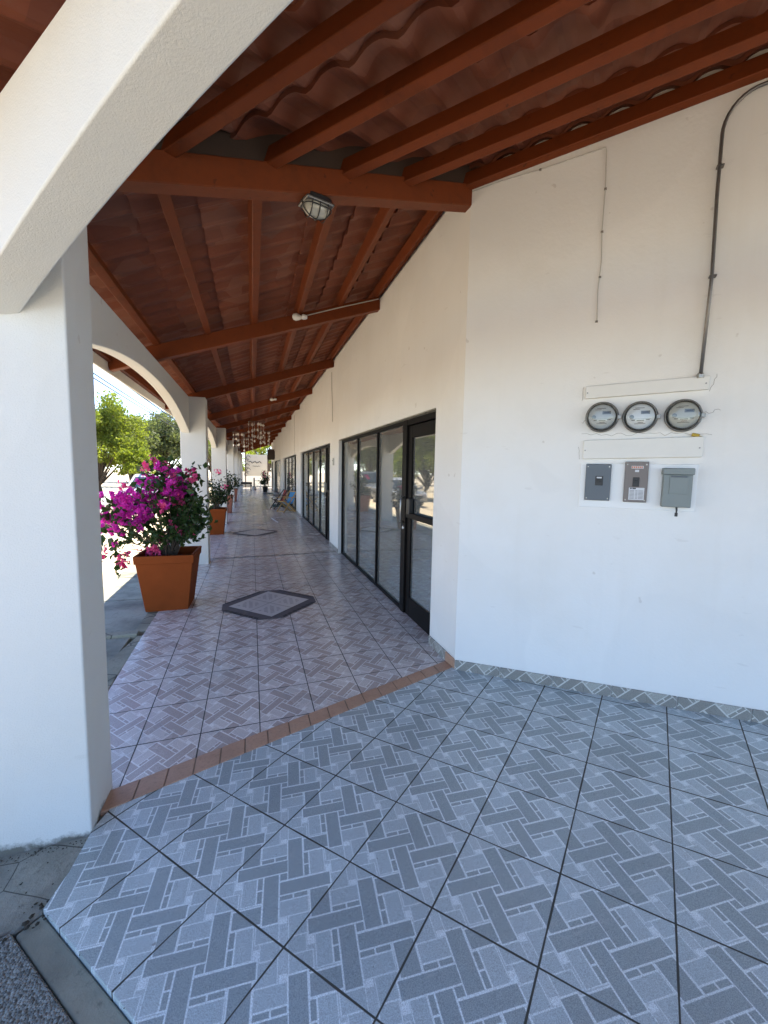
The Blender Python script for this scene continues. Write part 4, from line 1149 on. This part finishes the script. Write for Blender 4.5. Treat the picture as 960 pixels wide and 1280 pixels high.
# far end: bench, post, pot plant, garden sign, wall
o = empty('bench', (-.46, 31.5, corr_z(-.4, 31))); tag(o, 'low dark wooden bench at the far end of the corridor', 'bench')
b = MB(); [b.box((-.45, -.22 + .15 * k, .38), (.45, -.09 + .15 * k, .43)) for k in range(3)]; b.build('seat', M['dark_wood'], o)
for sx in (-.38, .38):
    for sy in (-.16, .16): b = MB(); b.box((sx - .04, sy - .04, 0), (sx + .04, sy + .04, .379)); b.build('leg', M['dark_wood'], o)
b = MB(); b.box((-.45, .24, .45), (.45, .28, .62)); b.box((-.40, .245, .379), (-.34, .275, .45)); b.box((.34, .245, .379), (.40, .275, .45)); b.build('backrest', M['dark_wood'], o)
o = empty('barrier_post', (.14, 33.5, corr_z(.1, 33))); tag(o, 'black post in a white base at the far end of the corridor', 'post')
b = MB(); b.lathe([(.16, 0), (.16, .12), (.08, .2)], 14); b.build('base', M['white_paint'], o)
b = MB(); b.lathe([(.05, .2), (.05, .85), (.02, .9)], 10); b.build('post', M['black'], o)
o = empty('flower_pot', (.83, 29.8, corr_z(.8, 30))); tag(o, 'small dark pot near the far shop door with pink flowers above', 'flower pot')
b = MB(); b.lathe([(.13, 0), (.19, .38), (.17, .38), (.12, .3)], 16); b.build('body', M['black'], o); b = MB(); b.lathe([(.155, .32), (.01, .33)], 14); b.build('soil', M['soil'], o)
bush(.83, 29.8, .30, .34, 1.25, 'round topped plant with pink flowers in the small dark pot', 22, M['leaf_dark'], 8, 'potted_plant', ls=.09)

o = empty('garden_sign', (.25, 39.5, -.26)); tag(o, 'white garden sign board with scroll frame beyond the corridor end', 'sign')
b = MB(); b.box((-.75, -.03, 1.15), (1.05, .03, 3.0)); bd = b.build('board', M['sign_board'], o, bevel=.01, seg=1)
for x in (-.80, 1.10): b = MB(); b.box((x - .045, -.045, 0), (x + .045, .045, 3.5)); b.build('post', M['bark'], o)
b = MB()
for k in range(5):
    cx_ = -.75 + rng.uniform(0, .25); cz = 1.3 + k * .36
    b.tube([(cx_ + .16 * math.cos(a), -.05, cz + .16 * math.sin(a)) for a in np.linspace(0, 5.2, 14)], .02, 5)
b.tube([(-.5 + .13 * k, -.045, 2.35 + .1 * math.sin(k * 2.1)) for k in range(9)], .03, 5); b.tube([(-.2 + .1 * k, -.045, 2.0 + .03 * math.sin(k * 2.7)) for k in range(7)], .016, 5)
b.build('scrollwork', M['ink'], o)
o = empty('garden_wall', (-.6, 41.0, -.26)); tag(o, 'low white garden wall closing the view at the corridor end', 'wall')
b = MB(); b.box((-.6, -.1, 0), (7.5, .1, 1.5)); b.build('wall_body', M['plaster'], o); b = MB(); b.box((-.65, -.14, 1.5), (7.55, .14, 1.58)); b.build('coping', M['concrete'], o)
o = empty('cafe_table', (.65, 36.2, -.26)); tag(o, 'pale round table with a green top outside the corridor end', 'table')
b = MB(); b.lathe([(.45, .80), (.45, .84)], 20); b.build('tabletop', M['breaker_green'], o); b = MB(); b.lathe([(.2, 0), (.2, .03), (.04, .06), (.04, .80)], 14); b.build('pedestal', M['white_paint'], o)

# ------------------------------------------------------------------ parked cars
def car(x, y, rz, paint, label, kind='suv'):
    o = empty('parked_car', (x, y, -.26), rz); tag(o, label, 'car', 'cars parked beside the arcade')
    L, W = (4.6, 1.84) if kind == 'suv' else (4.4, 1.74)
    H = 1.74 if kind == 'suv' else 1.46
    hb = .98 if kind == 'suv' else .86
    # body profile (x forward, z)
    prof = [(-L / 2, .38), (-L / 2 - .02, .62), (-L / 2 + .02, hb), (L / 2 - 1.15, hb + .03), (L / 2 - .25, hb - .10), (L / 2 - .02, hb - .25), (L / 2, .42), (L / 2 - .1, .28), (-L / 2 + .1, .28)]
    b = MB(); n = len(prof)
    vs = [(px, -W / 2, pz) for px, pz in prof] + [(px, W / 2, pz) for px, pz in prof]
    b.add(vs, [tuple(range(n)), tuple(range(2 * n - 1, n - 1, -1))] + [(i, (i + 1) % n, n + (i + 1) % n, n + i) for i in range(n)]); b.build('body', paint, o, bevel=.07, seg=3)
    if kind == 'suv': gx = [(-L / 2 + .12, hb - .02), (-L / 2 + .38, H - .06), (-L / 2 + .6, H), (.35, H), (.62, H - .06), (1.30, hb + .01)]
    else: gx = [(-L / 2 + .55, hb - .02), (-L / 2 + 1.15, H - .04), (-.7, H), (.15, H), (.4, H - .05), (1.2, hb + .01)]
    n = len(gx); b = MB(); ins = .14
    def prof_y(z): return W / 2 - .03 - ins * (z - hb) / (H - hb)
    vs = [(px, -prof_y(pz), pz) for px, pz in gx] + [(px, prof_y(pz), pz) for px, pz in gx]
    b.add(vs, [tuple(range(n)), tuple(range(2 * n - 1, n - 1, -1))] + [(i, (i + 1) % n, n + (i + 1) % n, n + i) for i in range(n)]); b.build('cabin', paint, o, bevel=.05, seg=3)
    # windows
    zt, zb = H - .13, hb + .05
    def xat(pts, z, front):
        seg = pts[::-1] if front else pts
        for (x0, z0), (x1, z1) in zip(seg, seg[1:]):
            if z0 <= z <= z1: return x0 + (x1 - x0) * (z - z0) / (z1 - z0)
        return seg[1][0]
    for sy in (-1, 1):
        b = MB(); xr0, xr1 = xat(gx, zb, False) + .14, xat(gx, zt, False) + .10; xf0, xf1 = xat(gx, zb, True) - .22, xat(gx, zt, True) - .10
        cuts = [0, .34, .36, .64, .66, 1.0]
        for a, c in ((0, .31), (.34, .66), (.69, 1.0)):
            q = [(xr0 + (xf0 - xr0) * a, zb), (xr0 + (xf0 - xr0) * c, zb), (xr1 + (xf1 - xr1) * c, zt), (xr1 + (xf1 - xr1) * a, zt)]
            b.add([(px, sy * (prof_y(pz) + .006), pz) for px, pz in q] + [(px, sy * (prof_y(pz) - .02), pz) for px, pz in q], [(0, 1, 2, 3), (7, 6, 5, 4), (0, 4, 5, 1), (1, 5, 6, 2), (2, 6, 7, 3), (3, 7, 4, 0)])
        b.build('side_windows', M['carglass'], o)
    for front, nm in ((True, 'windscreen'), (False, 'rear_window')):
        b = MB(); sg = 1 if front else -1
        q = [(xat(gx, zb, front), zb), (xat(gx, zt, front), zt)]
        vs = []
        for off in (.012, -.02):
            for (px, pz) in q:
                for sy in (-1, 1): vs.append((px + sg * off, sy * (prof_y(pz) - .13), pz + off * .4))
        b.add(vs, [(0, 1, 3, 2), (4, 6, 7, 5), (0, 4, 5, 1), (2, 3, 7, 6), (0, 2, 6, 4), (1, 5, 7, 3)]); b.build(nm, M['carglass'], o)
    for sx in (-L / 2 + .82, L / 2 - .88):
        for sy in (-1, 1):
            b = MB(); b.lathe([(.20, -.11), (.33, -.11), (.345, -.08), (.345, .08), (.33, .11), (.20, .11)], 22, 'y', (sx, sy * (W / 2 - .10), .345)); wl = b.build('wheel', M['tyre'], o)
            b = MB(); b.lathe([(.21, -.118 if sy < 0 else .118), (.21, 0), (.02, 0)], 16, 'y', (sx, sy * (W / 2 - .10), .345)); b.lathe([(.06, sy * .125), (.06, 0)], 10, 'y', (sx, sy * (W / 2 - .10), .345)); b.build('rim', M['chrome'], wl)
    for sy in (-1, 1):
        b = MB(); b.box((L / 2 - .16, sy * (W / 2 - .30) - .20, hb - .30), (L / 2 - .005, sy * (W / 2 - .30) + .20, hb - .17)); b.build('headlight', M['lamp_clear'], o, bevel=.02, seg=2)
        b = MB(); b.box((-L / 2 - .025, sy * (W / 2 - .16) - .11, hb - .28), (-L / 2 + .1, sy * (W / 2 - .16) + .11, hb - .04)); b.build('tail_light', M['lamp_red'], o, bevel=.02, seg=2)
        b = MB(); b.box((.95, sy * (W / 2 + .09) - .10, hb + .02), (1.07, sy * (W / 2 + .09) + .10, hb + .16)); b.build('mirror', paint, o, bevel=.03, seg=2)
    b = MB(); b.box((L / 2 - .02, -.55, .42), (L / 2 + .015, .55, .60)); b.build('grille', M['black'], o, bevel=.01, seg=1)
    b = MB(); b.box((-L / 2 - .04, -.26, .66), (-L / 2 - .018, .26, .80)); b.build('number_plate', M['paper'], o)
    return o
car(-6.35, 15.2, R(3), M['car_white'], 'white parked utility car seen beside the bougainvillea', 'suv')
car(-4.35, 22.0, R(-91), M['car_silver'], 'silver parked sedan facing the camera behind the flowers', 'sedan')
car(-4.5, 28.6, R(-89), M['car_dark'], 'charcoal parked utility car farther along the kerb', 'suv')
car(-4.4, 35.0, R(-90), M['car_white'], 'white parked sedan farther along the kerb', 'sedan')
car(-7.9, 19.0, R(2), M['car_red'], 'maroon parked sedan beside the white utility car', 'sedan')
car(-13.5, 17.0, R(88), M['car_dark'], 'charcoal sedan parked across the lot under the trees', 'sedan')
car(-13.2, 23.5, R(92), M['car_white'], 'white utility car parked across the lot under the trees', 'suv')

# ------------------------------------------------------------------ trees
def tree(x, y, h, r, mat, label, seed, n=9000, ls=.17, zc=.48, flat=.75, name='tree', group='trees round the parking lot', hole=.0):
    lr = random.Random(seed); ln = np.random.default_rng(seed)
    o = empty(name, (x, y, -.26), lr.uniform(0, 6)); tag(o, label, 'tree', group)
    b = MB(); th = h * min(.33, zc * .5)
    trunk = [(0, 0, -.1), (lr.uniform(-.1, .1), lr.uniform(-.1, .1), th * .5), (lr.uniform(-.2, .2), lr.uniform(-.2, .2), th)]
    b.tube(trunk, [.045 * h * .6, .036 * h * .6, .03 * h * .6], 10)
    cl = []
    for k in range(16):
        a = k * 2.4 + lr.uniform(-.4, .4); el = lr.uniform(.05, 1.35)
        d = Vector((math.cos(a) * math.cos(el), math.sin(a) * math.cos(el), math.sin(el) * flat))
        tip = Vector((0, 0, h * zc)) + Vector((d.x * r * .75, d.y * r * .75, d.z * (h * (1 - zc)) / flat * .85)) * lr.uniform(.65, 1.05)
        st_ = Vector(trunk[2]) * 1.0 - Vector((0, 0, lr.uniform(0, th * .3)))
        mid = st_.lerp(tip, .5) + Vector((0, 0, -.05 * h + lr.uniform(-.1, .1) * r))
        pts = [st_ * (1 - t) ** 2 + mid * 2 * t * (1 - t) + tip * t * t for t in np.linspace(0, 1, 6)]
        b.tube(pts, [.016 * h * (1 - .85 * i / 5) for i in range(6)], 6)
        cl.append((tip, r * lr.uniform(.26, .46)))
        for q in range(4):
            t2 = tip + Vector((lr.gauss(0, 1), lr.gauss(0, 1), lr.gauss(0, .6))) * r * .33
            cl.append((t2, r * lr.uniform(.13, .27)))
            b.tube([pts[4], pts[4].lerp(t2, .5) + Vector((0, 0, .05 * r)), t2], [.005 * h, .003 * h, .001 * h], 4)
    b.build('trunk', M['bark'], o, smooth=True)
    ws = np.array([c[1] ** 2.2 for c in cl]); ws /= ws.sum()
    pick = ln.choice(len(cl), n, p=ws)
    C = np.array([[*c[0]] for c in cl])[pick]; rad = np.array([c[1] for c in cl])[pick]
    dd = ln.normal(size=(n, 3)); dd /= np.linalg.norm(dd, axis=1)[:, None]
    rr = rad * (ln.random(n) ** .45)
    P = C + dd * rr[:, None] * np.array([1, 1, .72])
    leaves('crown', P, ls, mat, o, .62)
    return o
tree(-7.7, 26.0, 5.0, 2.4, M['leaf_tree'], 'bright sunlit green tree seen through the first arch beside the corner pillar', 1, 21000, .14, zc=.40)
tree(-5.9, 33.5, 5.7, 3.0, M['leaf_tree2'], 'greyer olive tree seen through the first arch beside the second pillar', 2, 18000, .16, zc=.40)
tree(-5.75, 24.6, 2.7, .95, M['leaf_yellow'], 'small yellow green tree low between the two larger trees', 3, 6000, .11, zc=.42)
tree(-14.5, 18.0, 6.0, 3.4, M['leaf_tree'], 'bright green tree across the lot behind the charcoal sedan', 4, 9000, .2)
tree(-15.5, 26.5, 6.6, 3.6, M['leaf_tree2'], 'olive tree across the lot behind the white utility car', 5, 9000, .2)
tree(-15.0, 36.0, 6.6, 3.6, M['leaf_tree'], 'bright green tree far across the lot', 6, 8000, .22)
tree(-10.5, 44.0, 6.4, 3.6, M['leaf_tree2'], 'olive tree far along the lot beyond the cars', 7, 8000, .22)
tree(-15.5, 9.0, 6.2, 3.5, M['leaf_tree2'], 'olive tree across the lot nearest to the corner pillar', 8, 8000, .2)
tree(-3.2, 47.0, 6.0, 3.0, M['leaf_yellow'], 'yellow green tree beyond the corridor end beside the garden sign', 9, 9000, .2, zc=.45)
tree(1.6, 50.0, 7.0, 3.6, M['leaf_yellow'], 'tall yellow green tree behind the garden sign', 10, 9000, .22, zc=.5)
tree(-1.5, 43.2, 2.8, 1.3, M['leaf_tree'], 'small green tree right behind the garden wall', 12, 5000, .14, zc=.42)

far = [('olive tree in the far row beyond the lot, tallest crown', -13, 55, 1.1), ('olive tree in the far row beyond the lot, behind the small yellow tree', -8.0, 58, .95), ('olive tree in the far row beyond the lot, broad low crown', -20, 52, 1.0), ('olive tree in the far row beyond the lot, near the corridor end', -5.0, 60, 1.05)]
src = [o for o in COL.objects if o.name.startswith('tree') and o.parent is None and 'beyond the cars' in o.get('label', '')][0]
for k, (lb, x, y, sc) in enumerate(far):
    c = copy_tree(src); c.location = (x, y, -.26); c.rotation_euler = (0, 0, k * 1.7); c.scale = (sc, sc, sc); c['label'] = lb; c['group'] = 'far row of trees'

# ------------------------------------------------------------------ power lines
for k, (dx, z0) in enumerate(((0, .12), (.0, -.28), (.02, -.45))):
    c = MB(); pts = []
    for t in np.linspace(0, 1, 40):
        y = -14 + 100 * t; z = 4.36 + z0 * (1 - .25 * t) + 1.5 * ((t - .52) * 2) ** 2 * .8 + .02 * 0
        pts.append((-4.6 + dx, y, z))
    c.tube(pts, .030 if k == 0 else .019, 6)
    o = c.build('power_line', M['powerline']); tag(o, ['thick black power line, uppermost over the parked cars', 'thin middle power line over the parked cars', 'lowest thin power line over the parked cars'][k], 'power line', 'power lines over the lot')

# ------------------------------------------------------------------ light
EL, AZ = R(70), R(10)
w = bpy.data.worlds.new('World'); scn.world = w; w.use_nodes = True
nt = w.node_tree; bg = nt.nodes['Background']
sky = nt.nodes.new('ShaderNodeTexSky'); sky.sky_type = 'NISHITA'; sky.sun_disc = False
sky.sun_elevation = EL; sky.sun_rotation = AZ; sky.air_density = .55; sky.dust_density = 0.0; sky.ozone_density = .15
nt.links.new(sky.outputs[0], bg.inputs[0]); bg.inputs[1].default_value = .15
ld = bpy.data.lights.new('sun', 'SUN'); ld.energy = 3.7; ld.angle = R(.5); ld.color = (1, .90, .74)
lo = bpy.data.objects.new('sun', ld); COL.objects.link(lo)
sd = Vector((math.sin(AZ) * math.cos(EL), math.cos(AZ) * math.cos(EL), math.sin(EL)))
lo.rotation_euler = sd.to_track_quat('Z', 'Y').to_euler(); lo.location = (0, 0, 30)

# ------------------------------------------------------------------ camera
cd = bpy.data.cameras.new('camera'); cam = bpy.data.objects.new('camera', cd); COL.objects.link(cam); scn.camera = cam
cd.sensor_fit = 'VERTICAL'; cd.sensor_height = 36; cd.lens = 36 * 534.75 / 1280; cd.clip_start = .02; cd.clip_end = 1000
yaw, pit, rol = .2996, -.0956, .0180
fw = Vector((math.sin(yaw) * math.cos(pit), math.cos(yaw) * math.cos(pit), math.sin(pit)))
r_ = Vector((math.cos(yaw), -math.sin(yaw), 0)); u_ = r_.cross(fw)
r2 = r_ * math.cos(rol) + u_ * math.sin(rol); u2 = -r_ * math.sin(rol) + u_ * math.cos(rol)
cam.matrix_world = Matrix(((r2.x, u2.x, -fw.x, 0), (r2.y, u2.y, -fw.y, 0), (r2.z, u2.z, -fw.z, 1.53), (0, 0, 0, 1)))

vs_ = scn.view_settings; vs_.view_transform = 'Standard'; vs_.look = 'None'; vs_.gamma = 1; vs_.exposure = 2.24; vs_.use_curve_mapping = False
scn.cycles.use_denoising = True
scn.cycles.max_bounces = 10; scn.cycles.diffuse_bounces = 6; scn.cycles.glossy_bounces = 5; scn.cycles.transparent_max_bounces = 12
scn.cycles.sample_clamp_indirect = 6
scn.cycles.caustics_reflective = False
